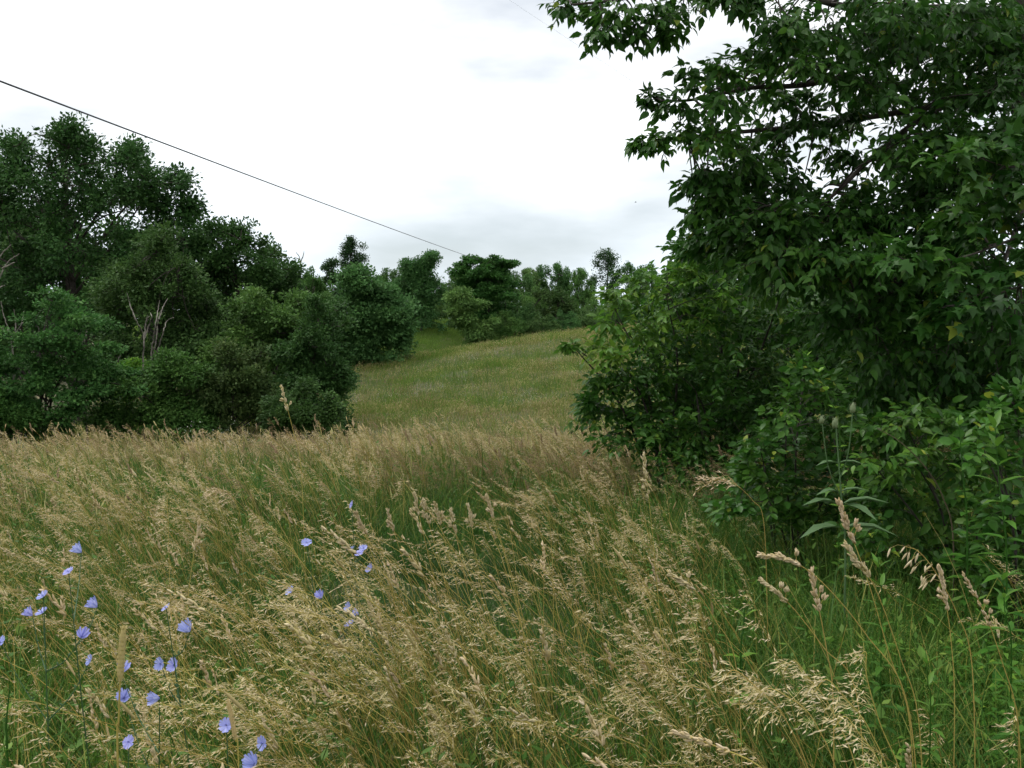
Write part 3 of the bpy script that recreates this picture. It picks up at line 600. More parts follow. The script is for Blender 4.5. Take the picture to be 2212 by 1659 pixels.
for i, (x, yt, wd_, D, k) in enumerate([(1120, 640, 95, 79, 'e'), (1150, 610, 80, 90, 'f'), (1185, 630, 110, 84, 'h'), (1240, 625, 110, 86, 'g'), (1290, 630, 90, 84, 'f'), (1340, 630, 100, 86, 'e'),
                                        (1110, 680, 70, 76, 'g'), (1165, 668, 80, 77, 'e'), (1215, 662, 80, 78, 'e'), (1270, 655, 80, 79, 'e'), (1325, 650, 80, 80, 'g'), (1400, 640, 110, 84, 'e'), (1480, 630, 120, 86, 'g'), (1580, 630, 130, 86, 'e'), (1700, 625, 140, 86, 'f')]):
    far_tree('hedge_bush', (ORD[i] + ' tall bush from the left in the back of the far hedge' if yt < 635 or i in (0, 11) else ORD[i - 6] + ' low bush from the left at the front of the far hedge'), 'bush', x, yt, wd_, D, k, 'bushes of the far hedge', fr.uniform(0, 6))
for i, (x, yt, wd_, D, k) in enumerate([(-60, 420, 260, 60, 'b'), (90, 480, 240, 58, 'a'), (260, 500, 220, 60, 'b'), (420, 540, 180, 62, 'a'), (520, 570, 140, 66, 'g'), (640, 610, 90, 84, 'a'), (-250, 400, 300, 55, 'a')]):
    far_tree('back_wood_tree', 'dark tree deep in the left wood behind the front trees', 'tree', x, yt, wd_, D, k, 'trees deep in the left wood', fr.uniform(0, 6))

# --- dead wood
def snag(name, label, px, py, D, stems, r0):
    b = at(px, py, D); base = np.array([b[0], D, gz(b[0], D)]); th = thing(name, label, 'dead tree', base); rng = np.random.default_rng(int(px) + 300)
    for k, st in enumerate(stems):
        P = [at(x, y, D + rng.normal(0, .15)) for x, y in st]
        if k == 0: P = [base - np.array([0, 0, .1])] + P
        C = curve_pts(P, 6); C = C + rng.normal(0, .008, C.shape) * np.minimum(1, np.arange(len(C)) / 3)[:, None]
        g = Geo(); g.tube(C, np.linspace(r0 * (1 if k == 0 else .75), r0 * .28, len(C)) * rng.uniform(.9, 1.1, len(C)), 6, .5)
        link('trunk' if k == 0 else 'branch', g.mesh('trunk', M['deadwood'], base, True), th)
    return th
snag('dead_tree', 'bare grey forked trunk leaning left before the domed tree', 309, 830, 29.5, [[(309, 800), (311, 742), (309, 720), (292, 690), (281, 655), (274, 632)], [(311, 735), (314, 705), (318, 680)], [(313, 730), (322, 700), (328, 685), (325, 676)], [(292, 690), (286, 672)], [(316, 695), (322, 684)]], .034)
snag('dead_tree', 'pair of straight bare grey trunks before the domed tree', 330, 790, 30.5, [[(328, 780), (331, 735), (336, 700), (342, 668), (345, 648)], [(328, 775), (336, 745), (341, 700), (346, 672)], [(343, 690), (350, 668), (362, 645)], [(336, 770), (352, 720), (360, 695), (376, 684)]], .032)
snag('dead_branch', 'short bare grey stick leaning out of the layered bush', 185, 745, 29.5, [[(178, 770), (183, 735), (192, 705), (196, 690)]], .035)
snag('dead_branch', 'short bare stick beside the bright green bush', 252, 790, 30.3, [[(250, 800), (255, 780), (262, 760)]], .035)
snag('dead_tree', 'bare branches reaching in from the far left edge', -30, 760, 29, [[(-40, 780), (-35, 700), (-20, 640), (-5, 600)], [(-22, 650), (10, 575), (42, 548)], [(5, 580), (32, 566)], [(-20, 640), (-2, 560), (24, 528)], [(-30, 680), (-6, 628), (10, 616)]], .04)
snag('dead_tree', 'brown leafless twiggy sapling at the left edge above the layered bush', 28, 760, 28.5, [[(28, 770), (22, 720), (10, 690), (2, 650)], [(25, 735), (45, 700), (52, 672)], [(30, 740), (34, 700), (30, 668)], [(20, 715), (-5, 705)], [(45, 700), (60, 690)]], .03)
snag('dead_tree', 'bare forked snag poking above the far wood', 648, 590, 96, [[(650, 585), (649, 570), (647, 556), (640, 545)], [(649, 568), (655, 552), (657, 543)], [(648, 560), (636, 556)]], .09)

# ------------------------------------------------------------------ near tree and shrubs with single leaves
def sprays(rng, blobs, limbs, leaf, twigs, spacing, tw_len, hang, away, g, r_br, dens_leaf=1.0, tip=.3):
    """twigs with paired leaves filling each blob; each blob hangs on the nearest limb. Returns leaf base, direction"""
    LP = np.concatenate(limbs); ps, ds, ts = [], [], []
    for bi, (c, r) in enumerate(blobs):
        k = np.argmin(((LP - c) ** 2).sum(1) + .25 * np.maximum(0, c[2] - LP[:, 2] - .2) ** 2); a = LP[k]; l = np.linalg.norm(c - a)
        br = curve_pts([a, (a + c) / 2 + np.array([0, 0, .12 * l]) + rng.normal(0, .05, 3) * l, c], 4); g.tube(br, np.linspace(r_br * (.5 + .4 * min(l, 1)), r_br * .22, len(br)), 4, .4)
        bt = rng.random()
        for t in range(twigs):
            d = unit(rand_dirs(rng, 1, -.5)[0] + away * .35 + (c - a) / max(l, .1) * .35); ln = r * tw_len * rng.uniform(.7, 1.3); s0 = c + rand_dirs(rng, 1)[0] * r * .35
            n = max(3, int(ln / spacing)); u = np.linspace(0, 1, n + 1); T = s0 + d * ln * u[:, None] + np.array([0, 0, -1.0]) * (ln * .28 * u ** 2)[:, None]
            g.tube(np.stack([s0, T[n // 2], T[-1]]), [r_br * .16, r_br * .13, r_br * .07], 3, .4)
            sdv = unit(np.cross(d, [0, 0, 1.0]) + 1e-6)
            for k_ in range(1, n + 1):
                if rng.random() > dens_leaf: continue
                for sg in (-1, 1):
                    ps.append(T[k_] + rng.normal(0, .006, 3)); ds.append(d * (.45 + (.6 if k_ == n else 0)) + sdv * sg * rng.uniform(.3, .9) + np.array([0, 0, -hang * rng.uniform(.4, 1.4)]) + rng.normal(0, .22, 3)); ts.append(bt)
    return np.array(ps), np.array(ds), np.array(ts)

def leafy(name, label, cat, base, blobs, limbs, limb_r, leaf, tpl, mat, seed, twigs=13, spacing=.05, tw_len=1.15, hang=.7, away=(-.6, -.2, 0), r_br=.02, n_parts=300, tmax=.9, group=None, dens=1.0, wood='bark', up=.9):
    rng = np.random.default_rng(seed); base = np.array(base, float); th = thing(name, label, cat, base, group); g = Geo()
    for k, (lb, rr) in enumerate(zip(limbs, limb_r)): g.tube(lb, np.linspace(rr[0], rr[1], len(lb)), 8 if rr[0] > .05 else 6, .4)
    p, d, bt = sprays(rng, blobs, limbs, leaf, twigs, spacing, tw_len, hang, np.array(away, float), g, r_br, dens)
    d, s, n = leaf_frames(d, rng, up); size = leaf * rng.uniform(.6, 1.25, len(p)); tint = np.clip(.42 * bt + .55 * rng.beta(2, 2.4, len(p)), 0, tmax)
    tint = np.where(rng.random(len(p)) < .015, 1.0, tint)
    link('trunk' if limb_r[0][0] > .03 else 'stem', g.mesh('trunk', M[wood], base, True), th)
    # the leaves that show largest are single parts
    mid = p + d * (size * .5)[:, None]; X, Y, Z = project(mid); vis = (X > 0) & (X < 2212) & (Y > 0) & (Y < 1659)
    cell = (X // 9).astype(int) * 4000 + (Y // 9).astype(int); order = np.argsort(Z); first = np.zeros(len(p), bool); seen = set()
    for i in order:
        if vis[i] and cell[i] not in seen: seen.add(cell[i]); first[i] = True
    facing = np.abs((n * unit(mid - np.array([0, 0, CAMZ]))).sum(1)); score = size * (.35 + facing) / Z
    cand = np.where(first)[0]; cand = cand[np.argsort(-score[cand])][:n_parts]
    rest = np.ones(len(p), bool); rest[cand] = False
    if rest.any():
        Vv, Ff, Tt = leaves_geo(tpl, p[rest], d[rest], s[rest], n[rest], size[rest], tint[rest])
        c = link('crown' if cat == 'tree' else 'foliage', make_mesh('foliage', Vv - base, Ff, M[mat], Tt), th); c['kind'] = 'stuff'
    lv = [make_mesh('leaf', tpl[0], tpl[1], M[mat], np.full(len(tpl[1]), t)) for t in (.12, .3, .45, .6, .8, 1.0)]
    for i in cand:
        o = link('leaf', lv[int(np.argmin(np.abs(np.array((.12, .3, .45, .6, .8, 1.0)) - tint[i])))], th)
        Mx = Matrix.Identity(4); b = p[i] - base
        for a in range(3): Mx[a][0] = s[i][a] * size[i]; Mx[a][1] = d[i][a] * size[i]; Mx[a][2] = n[i][a] * size[i]; Mx[a][3] = b[a]
        o.matrix_basis = Mx
    return th

def P_blobs(rows, D, rng, jit=.35, layers=1, step=.5):
    L_ = []
    for row in rows:
        x, y, r = row[:3]; d0 = row[3] if len(row) > 3 else D
        for k in range(layers): dd = d0 + k * step + rng.uniform(-jit, jit); L_.append((at(x + rng.normal(0, 8) * (k > 0), y + rng.normal(0, 8) * (k > 0), dd), r / FP * dd))
    return L_
def P_line(rows): return curve_pts([at(*r) for r in rows], 6)

R = np.random.default_rng(77)
# the big tree at the right edge
tb = np.array([4.55, 8.0, gz(4.55, 8.0)])
trunk = curve_pts([tb - np.array([0, 0, .1]), (4.42, 7.95, 1.5), at(2215, 150, 7.8), (3.75, 7.7, 4.9), (3.55, 7.6, 6.6), (3.4, 7.6, 8.2)], 6)
limbs = [trunk, P_line([(2205, 170, 7.75), (2130, 190, 7.5), (2000, 250, 7.3), (1890, 335, 7.1), (1790, 430, 6.9), (1710, 480, 6.8)]),
         P_line([(2180, 40, 7.7), (2050, 18, 7.3), (1880, 25, 7.0), (1700, -15, 6.8), (1480, -25, 6.6), (1330, 0, 6.5), (1235, 10, 6.5)]),
         P_line([(2190, 100, 7.7), (1960, 125, 7.4), (1760, 180, 7.1), (1620, 190, 6.9), (1500, 215, 6.8), (1430, 218, 6.8)]),
         P_line([(2190, 200, 7.7), (1960, 240, 7.4), (1760, 270, 7.2), (1600, 285, 7.0), (1470, 298, 6.9), (1395, 312, 6.9)]),
         P_line([(2230, 260, 7.8), (2120, 400, 7.2), (2000, 560, 6.8), (1850, 640, 6.6)]),
         P_line([(2260, 300, 7.6), (2200, 480, 6.6), (2150, 620, 6.0)]),
         curve_pts([trunk[16], (3.0, 6.5, 6.0), (1.8, 5.6, 6.9)], 6), curve_pts([trunk[18], (4.2, 5.8, 6.0), (4.6, 4.2, 6.6)], 6),
         curve_pts([trunk[14], (5.2, 8.3, 5.6), (7.2, 8.6, 6.6)], 6), curve_pts([trunk[18], (2.6, 9.0, 6.8), (1.6, 10.2, 7.6)], 6), curve_pts([trunk[20], (4.6, 9.4, 7.2), (5.4, 10.8, 8.2)], 6), curve_pts([trunk[10], (5.6, 7.0, 3.6), (6.8, 6.2, 3.8)], 6)]
lr = [(.17, .06), (.034, .007), (.036, .006), (.03, .006), (.028, .006), (.03, .007), (.03, .007)] + [(.05, .012)] * 6
rows = [(1850, 5, 50, 6.7), (1950, 20, 56, 6.8), (2080, 35, 60, 7.0), (2170, 110, 60, 7.2), (2150, 190, 56, 7.1), (1228, 12, 34, 6.5), (1285, 20, 40, 6.5), (1300, 62, 34, 6.5), (1345, 20, 44, 6.6), (1370, 62, 34, 6.6), (1420, 35, 42, 6.6), (1440, 66, 26, 6.6), (1475, 15, 42, 6.6), (1540, -12, 30, 6.7), (1610, -5, 30, 6.8), (1330, -45, 60, 6.6), (1450, -60, 70, 6.7), (1560, -60, 70, 6.8),
        (1630, 125, 36, 6.9), (1680, 75, 40, 6.9), (1560, 155, 34, 6.9), (1500, 185, 44, 6.8), (1465, 222, 36, 6.8), (1408, 216, 22, 6.8), (1560, 215, 50, 6.9), (1640, 190, 60, 7.0), (1720, 130, 64, 7.0), (1700, 40, 56, 6.9), (1780, 60, 60, 7.0), (1800, 150, 64, 7.1), (1870, 90, 80, 7.2), (1960, 60, 80, 7.3), (1900, 180, 66, 7.2),
        (1540, 290, 48, 6.9), (1485, 290, 34, 6.9), (1425, 300, 24, 6.9), (1385, 312, 22, 6.9), (1600, 330, 50, 7.0), (1670, 290, 50, 7.0), (1740, 260, 46, 7.1), (1830, 260, 40, 7.1), (1515, 375, 34, 6.9), (1570, 385, 46, 6.9), (1530, 430, 36, 6.9), (1640, 400, 56, 6.9), (1600, 460, 60, 6.9), (1720, 400, 44, 6.9), (1700, 470, 66, 6.9), (1800, 470, 66, 6.9), (1850, 400, 40, 7.0), (1560, 495, 44, 6.9), (1500, 470, 34, 6.9), (1520, 520, 44, 7.2), (1600, 530, 60, 7.2), (1500, 410, 30, 6.9), (1560, 430, 44, 7.2), (1620, 350, 40, 7.2), (1650, 450, 56, 7.3), (1720, 530, 70, 7.3),
        (1950, 330, 60, 7.1), (2040, 200, 80, 7.4), (2050, 300, 80, 7.2), (2110, 90, 90, 7.6), (2200, 30, 90, 7.7), (2000, 420, 80, 7.0), (2110, 400, 90, 6.9), (1900, 480, 76, 6.9), (2000, 540, 90, 6.8), (1880, 580, 80, 6.8), (2100, 520, 90, 6.7), (2200, 330, 90, 7.0), (1780, 560, 80, 6.8), (1680, 550, 60, 6.8), (1960, 650, 90, 6.8), (2080, 640, 90, 6.7), (2200, 700, 100, 6.8), (1830, 680, 80, 6.9), (2050, 760, 90, 7.0), (1930, 760, 80, 7.0), (2170, 820, 90, 7.0), (2040, 860, 80, 7.2), (1900, 850, 80, 7.2)]
bl = P_blobs(rows, 7, R, .22)
dense = [r for r in rows if r[0] > 1870 or (r[1] > 455 and r[0] > 1640)]
bl += P_blobs([(r[0] + 12, r[1] + 6, r[2] * .9, r[3] - .35) for r in rows if r[0] > 1500 and not (1600 < r[0] < 1960 and 150 < r[1] < 420)], 7, R, .2)
bl += P_blobs([(r[0] - 8, r[1] + 10, r[2] * 1.1, r[3] - .5) for r in dense], 7, R, .25)
bl += P_blobs([(r[0] + 10, r[1] + 12, r[2] * .85, r[3] + .7) for r in rows if 1600 < r[0] < 1960 and 150 < r[1] < 420] + [(1690, 345, 34, 7.3), (1790, 330, 34, 7.4), (1830, 330, 34, 7.3), (1770, 210, 36, 7.5), (1700, 220, 34, 7.4)], 7.5, R, .2)
bl += P_blobs([(r[0] + 15, r[1] + 20, r[2] * 1.25, r[3] + .8) for r in dense], 7, R, .25)
for _ in range(75):                                         # rest of the crown above and beside the picture
    a = R.uniform(0, 2 * math.pi); rr = 3.6 * math.sqrt(R.random()); c = np.array([3.9 + rr * math.cos(a), 7.6 + rr * math.sin(a), R.uniform(5.0, 8.4)]); q_ = project(c[None]); bl += [(c, .38)] if q_[0][0] > 1700 or q_[1][0] < -150 or q_[2][0] < 1.5 else []
for _ in range(45): c = np.array([R.uniform(4.6, 7.5), R.uniform(5.2, 10.5), R.uniform(1.2, 5.0)]); bl.append((c, .40))
leafy('maple_tree', 'large leafy tree overhanging the right side with drooping pointed leaves', 'tree', tb, bl, limbs, lr, .078, LEAF_OVATE, 'maple', 81, 16, .047, 1.2, .8, (-.5, -.3, 0), .013)

# drooping low bough of a young maple in front of it
mb = np.array([3.45, 5.6, gz(3.45, 5.6)])
mt = curve_pts([mb - np.array([0, 0, .1]), (3.3, 5.6, 1.4), (3.15, 5.6, 2.6), (3.1, 5.7, 3.6)], 6)
rows = [(2120, 320, 46), (2180, 360, 60), (2060, 350, 40), (2130, 420, 56), (2190, 480, 60), (2080, 470, 40), (1930, 555, 34), (1985, 560, 46), (2050, 580, 46), (2110, 560, 56), (2180, 590, 60), (2060, 660, 34), (2120, 650, 50), (2190, 690, 56), (2020, 690, 26)]
ml = [mt] + [P_line([(2290, 300, 5.7), (2200, 360, 5.5), (2110, 340, 5.4)]), P_line([(2290, 480, 5.6), (2180, 520, 5.4), (2060, 560, 5.3), (1950, 560, 5.3)]), P_line([(2290, 600, 5.6), (2200, 620, 5.3), (2080, 660, 5.2)])]
leafy('young_maple_tree', 'young maple with lobed leaves hanging at the right edge', 'tree', mb, P_blobs(rows, 5.35, R, .22) + P_blobs([(2230, 420, 90), (2240, 560, 90), (2250, 300, 80), (2230, 250, 70)], 5.7, R), ml, [(.035, .015), (.009, .003), (.009, .003), (.009, .003)], .088, LEAF_MAPLE, 'maple', 82, 10, .065, 1.15, .85, (-.4, -.4, 0), .012)

# big shrub in front of the hill
sb = np.array([1.95, 9.2, gz(1.95, 9.2)])
def spoke(px, py, D): return curve_pts([sb + np.array([R.normal(0, .2), R.normal(0, .15), -.05]), sb * .45 + at(px, py, D) * .55 + np.array([0, 0, .25]), at(px, py, D)], 6)
sl = [spoke(*q_) for q_ in [(1240, 750, 8.5), (1330, 690, 8.8), (1440, 620, 9.0), (1560, 560, 9.2), (1700, 600, 9.2), (1290, 870, 8.6), (1400, 930, 8.6), (1820, 700, 9.0), (1600, 760, 8.6), (1500, 840, 8.4), (1900, 820, 9)]]
rows = [(1470, 535, 24, 8.9), (1510, 540, 30, 8.9), (1485, 548, 30, 9.2), (1520, 575, 40, 9.2), (1460, 590, 34, 9.2), (1580, 560, 60, 9.2), (1400, 620, 40, 9.0), (1350, 655, 38, 8.9), (1320, 640, 24, 8.9), (1440, 660, 66, 9.0), (1530, 640, 76, 9.1), (1640, 620, 84, 9.2), (1320, 700, 34, 8.8), (1380, 720, 56, 8.8), (1290, 752, 26, 8.6), (1240, 752, 17, 8.5), (1330, 770, 38, 8.7), (1470, 740, 76, 8.8), (1580, 720, 84, 8.9), (1700, 700, 86, 9.0), (1300, 815, 28, 8.6), (1350, 830, 46, 8.6), (1430, 820, 66, 8.6), (1275, 872, 19, 8.6), (1320, 885, 36, 8.6), (1390, 890, 56, 8.6), (1480, 880, 76, 8.5), (1560, 810, 80, 8.6), (1660, 800, 84, 8.7), (1350, 935, 34, 8.5), (1430, 950, 56, 8.4), (1520, 950, 70, 8.3), (1600, 890, 76, 8.5), (1780, 700, 84, 9.0), (1460, 1010, 44, 8.2), (1540, 1020, 56, 8.0), (1620, 980, 66, 8.2), (1700, 900, 76, 8.6), (1880, 750, 84, 9.0), (1850, 860, 84, 9.0), (1740, 980, 70, 8.4)]
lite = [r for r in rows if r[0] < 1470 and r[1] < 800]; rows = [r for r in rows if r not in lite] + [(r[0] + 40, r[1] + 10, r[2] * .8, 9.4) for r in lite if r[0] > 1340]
ab = np.array([1.35, 8.7, gz(1.35, 8.7)])
al = [curve_pts([ab + np.array([R.normal(0, .06), 0, -.05]), ab * .4 + at(*q_) * .6 + np.array([.1, 0, .1]), at(*q_)], 6) for q_ in [(1240, 750, 8.4), (1330, 670, 8.5), (1440, 640, 8.6), (1330, 760, 8.4)]]
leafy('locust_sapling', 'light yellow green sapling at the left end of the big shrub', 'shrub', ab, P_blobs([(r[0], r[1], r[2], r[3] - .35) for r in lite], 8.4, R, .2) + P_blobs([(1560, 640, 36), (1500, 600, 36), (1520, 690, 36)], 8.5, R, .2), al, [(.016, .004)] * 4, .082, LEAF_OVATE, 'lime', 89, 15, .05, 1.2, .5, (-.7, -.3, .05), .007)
leafy('elm_shrub', 'big glossy leaved shrub spilling left in front of the hill slope', 'shrub', sb, P_blobs(rows, 8.8, R, .25) + P_blobs([(r[0] + 25, r[1] + 18, r[2] * 1.1, r[3] + .7) for r in rows if r[0] > 1400], 9.5, R, .2) + P_blobs([(r[0] + R.normal(0, 14), r[1] + R.normal(0, 14), r[2] * 1.05, r[3] - .25) for r in rows if r[0] < 1470 and r[1] > 780], 8.3, R, .2), sl, [(.016, .004)] * len(sl), .072, LEAF_OVATE, 'shrub', 83, 21, .042, 1.2, .5, (-.6, -.3, .05), .008)

# hedge mass behind, closing the view under the tree
def box_lobes(n, x0, x1, y0, y1, z0, z1, r): return [(np.array([R.uniform(x0, x1), R.uniform(y0, y1), R.uniform(z0, z1)]), r * R.uniform(.8, 1.2)) for _ in range(n)]
mid_tree('thicket_bush', 'dark thicket behind the big shrub in deep shade', 'bush', (5.2, 12.5, gz(5.2, 12.5)), box_lobes(34, 2.4, 8.5, 10.8, 14, .1, 1.9, .75), .42, .085, 52000, 'oak', 84, .8, .12)
mid_tree('hedge_tree', 'dark thicket tree closing the right edge below the large tree', 'tree', (7.6, 8.5, gz(7.6, 8.5)), box_lobes(22, 5.6, 9.5, 7.2, 11, .2, 3.4, .7), .42, .08, 34000, 'oak', 85, .8, .1)

# low bushes right foreground
def low_bush(name, label, bx, by, rows, D, leaf, tpl, mat, seed, tw=16, sp=.042, hang=.35, layers=2, tmax=.9, dens=1.0):
    b = np.array([bx, by, gz(bx, by)]); bl_ = P_blobs(rows, D, R, .22, layers, .35); tops = sorted(bl_, key=lambda q_: -q_[0][2])[::max(1, len(bl_) // 7)]
    ll = [curve_pts([b + np.array([R.normal(0, .15), R.normal(0, .12), -.05]), b * .5 + c * .5 + np.array([0, 0, .15]), c], 5) for c, r in tops]
    return leafy(name, label, 'bush', b, bl_, ll, [(.008, .003)] * len(ll), leaf, tpl, mat, seed, tw, sp, 1.15, hang, (-.2, -.5, .25), .006, 300, tmax, None, dens)
low_bush('honeysuckle_bush', 'leafy green bush below the teasel and in front of the big shrub', 1.65, 5.9, [(1740, 800, 30), (1770, 850, 44), (1700, 880, 40), (1800, 920, 56), (1720, 960, 56), (1640, 960, 44), (1650, 1030, 56), (1740, 1040, 60), (1830, 1010, 60), (1600, 1080, 44), (1690, 1110, 56), (1790, 1110, 60), (1860, 1090, 56), (1620, 1010, 40)], 5.5, .058, LEAF_OVAL, 'shrub', 86)
low_bush('ash_sprout_bush', 'bush of dark narrow hanging leaves right of the teasel', 2.35, 5.0, [(1900, 940, 50), (1960, 920, 50), (2030, 930, 56), (1900, 1020, 60), (1980, 1000, 66), (2060, 1010, 66), (1930, 1100, 66), (2030, 1100, 70), (1880, 1170, 60), (1980, 1190, 66), (2080, 1190, 66), (2120, 1060, 60)], 4.9, .064, LEAF_OVATE, 'shrub', 87, hang=.6)
low_bush('privet_bush', 'bright tipped leafy bush against the right edge', 2.35, 4.3, [(2140, 900, 34), (2190, 870, 34), (2210, 930, 50), (2120, 960, 44), (2180, 1010, 60), (2230, 1090, 66), (2150, 1110, 60), (2210, 1190, 70), (2130, 1210, 56), (2170, 1290, 56), (2240, 1280, 60)], 4.3, .056, LEAF_OVAL, 'shrub', 88, tmax=1.0)

# ------------------------------------------------------------------ tall herbs
def herb(name, label, cat, pts, D, n, leaf, tpl, mat, seed, whorl=2, r=.004, hang=.25, start=.15, tip_up=True, stem_mat='shrub'):
    rng = np.random.default_rng(seed); C = [at(x, y, D) for x, y in pts]; b = C[0].copy(); b[2] = gz(b[0], b[1]); C = curve_pts([b - np.array([0, 0, .03])] + C, 8)
    th = thing(name, label, cat, b); g = Geo(); g.tube(C, np.linspace(r, r * .4, len(C)), 5, .4); link('stem', g.mesh('stem', M[stem_mat], b, True), th)
    lv = [make_mesh('leaf', tpl[0], tpl[1], M[mat], np.full(len(tpl[1]), t)) for t in (.2, .4, .6, .82)]
    for i in range(n):
        u = start + (1 - start) * (i + .5) / n; q_ = sub(C, u, 2)[0]; T = unit(C[-1] - C[0])
        for k in range(whorl):
            a = i * 2.4 + k * 2 * math.pi / whorl + rng.normal(0, .2); h = np.array([math.cos(a), math.sin(a), 0]); up_ = (.2 + 1.1 * max(0, u - .75) / .25 if tip_up else .1) - hang * (1 - u)
            d = unit((h + np.array([0, 0, up_]))[None]); nn = unit(np.array([[-h[0] * .4, -h[1] * .4, 1.0]])); s_ = unit(np.cross(d, nn)); nn = np.cross(s_, d)
            sz = leaf * (1.1 - .55 * u) * rng.uniform(.8, 1.15); Mx = Matrix.Identity(4); o = link('leaf', lv[min(3, int(u * 3 + rng.random() * 1.2))], th)
            for c in range(3): Mx[c][0] = s_[0][c] * sz; Mx[c][1] = d[0][c] * sz; Mx[c][2] = nn[0][c] * sz; Mx[c][3] = q_[c] - b[c]
            o.matrix_basis = Mx
    return th
herb('goldenrod_plant', 'tall weed with long lance leaves near the right edge', 'plant', [(2175, 1230), (2160, 1060), (2148, 905)], 3.5, 17, .17, LEAF_LANCE, 'shrub', 91, 2, .004)
herb('goldenrod_plant', 'lower lance leaved weed at the right edge below the bright bush', 'plant', [(2185, 1420), (2172, 1330), (2165, 1235)], 2.9, 15, .10, LEAF_LANCE, 'shrub', 92, 3, .003)
herb('goldenrod_plant', 'small lance leaved weed behind the drooping brome spikelets', 'plant', [(1905, 1330), (1900, 1260), (1897, 1205)], 3.0, 13, .10, LEAF_LANCE, 'shrub', 93, 3, .003)
herb('milkweed_seedling', 'fresh light green upright seedling in the grass below the shrubs', 'plant', [(1600, 1430), (1606, 1360), (1610, 1290)], 2.9, 6, .085, LEAF_OVATE, 'lime', 94, 2, .004)
herb('goldenrod_plant', 'leafy lance leaved weed low in the bottom right corner', 'plant', [(2010, 1560), (2005, 1480), (2000, 1410)], 2.4, 13, .085, LEAF_LANCE, 'shrub', 95, 3, .0025)
herb('vine_shoot', 'bright climbing shoot of oval leaves rising above the teasel', 'vine', [(1815, 960), (1790, 860), (1765, 800), (1730, 752)], 4.9, 14, .075, LEAF_OVAL, 'lime', 96, 2, .004, .1)
herb('pokeweed_plant', 'leafy upright weed between narrow leaved bush and bright tipped bush', 'plant', [(2090, 1180), (2080, 1020), (2070, 895)], 4.1, 12, .10, LEAF_OVATE, 'shrub', 97, 2, .005)
herb('bramble_cane', 'bare brown cane arching left out of the bushes', 'cane', [(2060, 1180), (2035, 1070), (1995, 1005), (1945, 955), (1895, 925)], 4.35, 6, .05, LEAF_OVATE, 'shrub', 98, 1, .004, .1, .1, stem_mat='cane')
herb('chicory_leafstalk', 'dark green stalk with small leaves at the bottom left corner', 'plant', [(16, 1640), (14, 1560), (22, 1480)], 1.9, 8, .035, LEAF_OVAL, 'lime', 99, 2, .003)

# teasel
def teasel():
    D = 4.25; C = [at(x, y, D) for x, y in [(1826, 1200), (1818, 1080), (1806, 925)]]; b = C[0].copy(); b[2] = gz(b[0], b[1])
    th = thing('teasel_plant', 'tall pale green teasel with three spiny egg shaped heads', 'plant', b); C = curve_pts([b - np.array([0, 0, .03])] + C, 8); rng = np.random.default_rng(4)
    g = Geo(); g.tube(C, np.linspace(.005, .003, len(C)), 6, .5)
    for tipx, tipy, y0 in ((1776, 915, 1065), (1842, 892, 1040)):
        a = at(1812, y0, D); e_ = at(tipx, tipy, D - .05); g.tube(curve_pts([a, (a + e_) / 2 + np.array([.01 * np.sign(tipx - 1806), 0, -.03]), e_], 6), .0025, 5, .5)
    link('stem', g.mesh('stem', M['teasel'], b, True), th)
    for x, y, k in ((1804, 925, 1.0), (1775, 915, .72), (1842, 892, .9)):
        p = at(x, y, D - .05 if x != 1804 else D); h = Geo(); u = np.linspace(0, 1, 8); l = .046 * k
        h.tube(p + np.array([0, 0, 1.0]) * (u * l)[:, None], .0135 * k * np.array([.45, .85, 1, 1, .92, .75, .5, .15]), 9, .8)
        for j in range(110):
            z = rng.random(); a = rng.uniform(0, 6.28); r = .0135 * k * (1 - abs(z - .45) ** 2 * 1.6); q_ = p + np.array([r * math.cos(a), r * math.sin(a), z * l]); d = unit(np.array([math.cos(a), math.sin(a), .9]))
            h.diamond(q_, d, unit(np.cross(d, [0, 0, 1.0])), .007, .0018, 1)
        o = link('seed_head', h.mesh('seed_head', M['teasel'], b), th); br = Geo()
        for j in range(8):
            a = j * .785 + rng.normal(0, .1); d = np.array([math.cos(a), math.sin(a), .15]); q_ = np.array([p + d * 0, p + d * .02 * k, p + d * .036 * k + np.array([0, 0, .012])]); br.ribbon(q_, [.002, .0016, .0004], unit(np.cross(d, [0, 0, 1.0])), 1)
        link('bract', br.mesh('bract', M['teasel'], b), o)
    tpl = LEAF_LANCE; lm = make_mesh('leaf', tpl[0] * np.array([1.25, 1, 1.6]), tpl[1], M['teasel'], np.full(len(tpl[1]), .35))
    for y, l, dirs in ((1000, .11, ((-1, -.3), (1, -.2))), (1062, .12, ((-1, -.35), (1, .2))), (1090, .19, ((-1, .1), (1, .35), (.2, -1))), (1140, .22, ((-.8, -.6), (1, -.4)))):
        q_ = at(1806 + (y - 925) * .06, y, D)
        for dx, dz in dirs:
            h = unit(np.array([dx, -.35, .35 + dz * .3])); s_ = unit(np.cross(h, [0, 0, 1.0])); nn = np.cross(s_, h); o = link('leaf', lm, th); Mx = Matrix.Identity(4)
            for c in range(3): Mx[c][0] = s_[c] * l; Mx[c][1] = h[c] * l; Mx[c][2] = nn[c] * l; Mx[c][3] = q_[c] - b[c]
            o.matrix_basis = Mx
teasel()

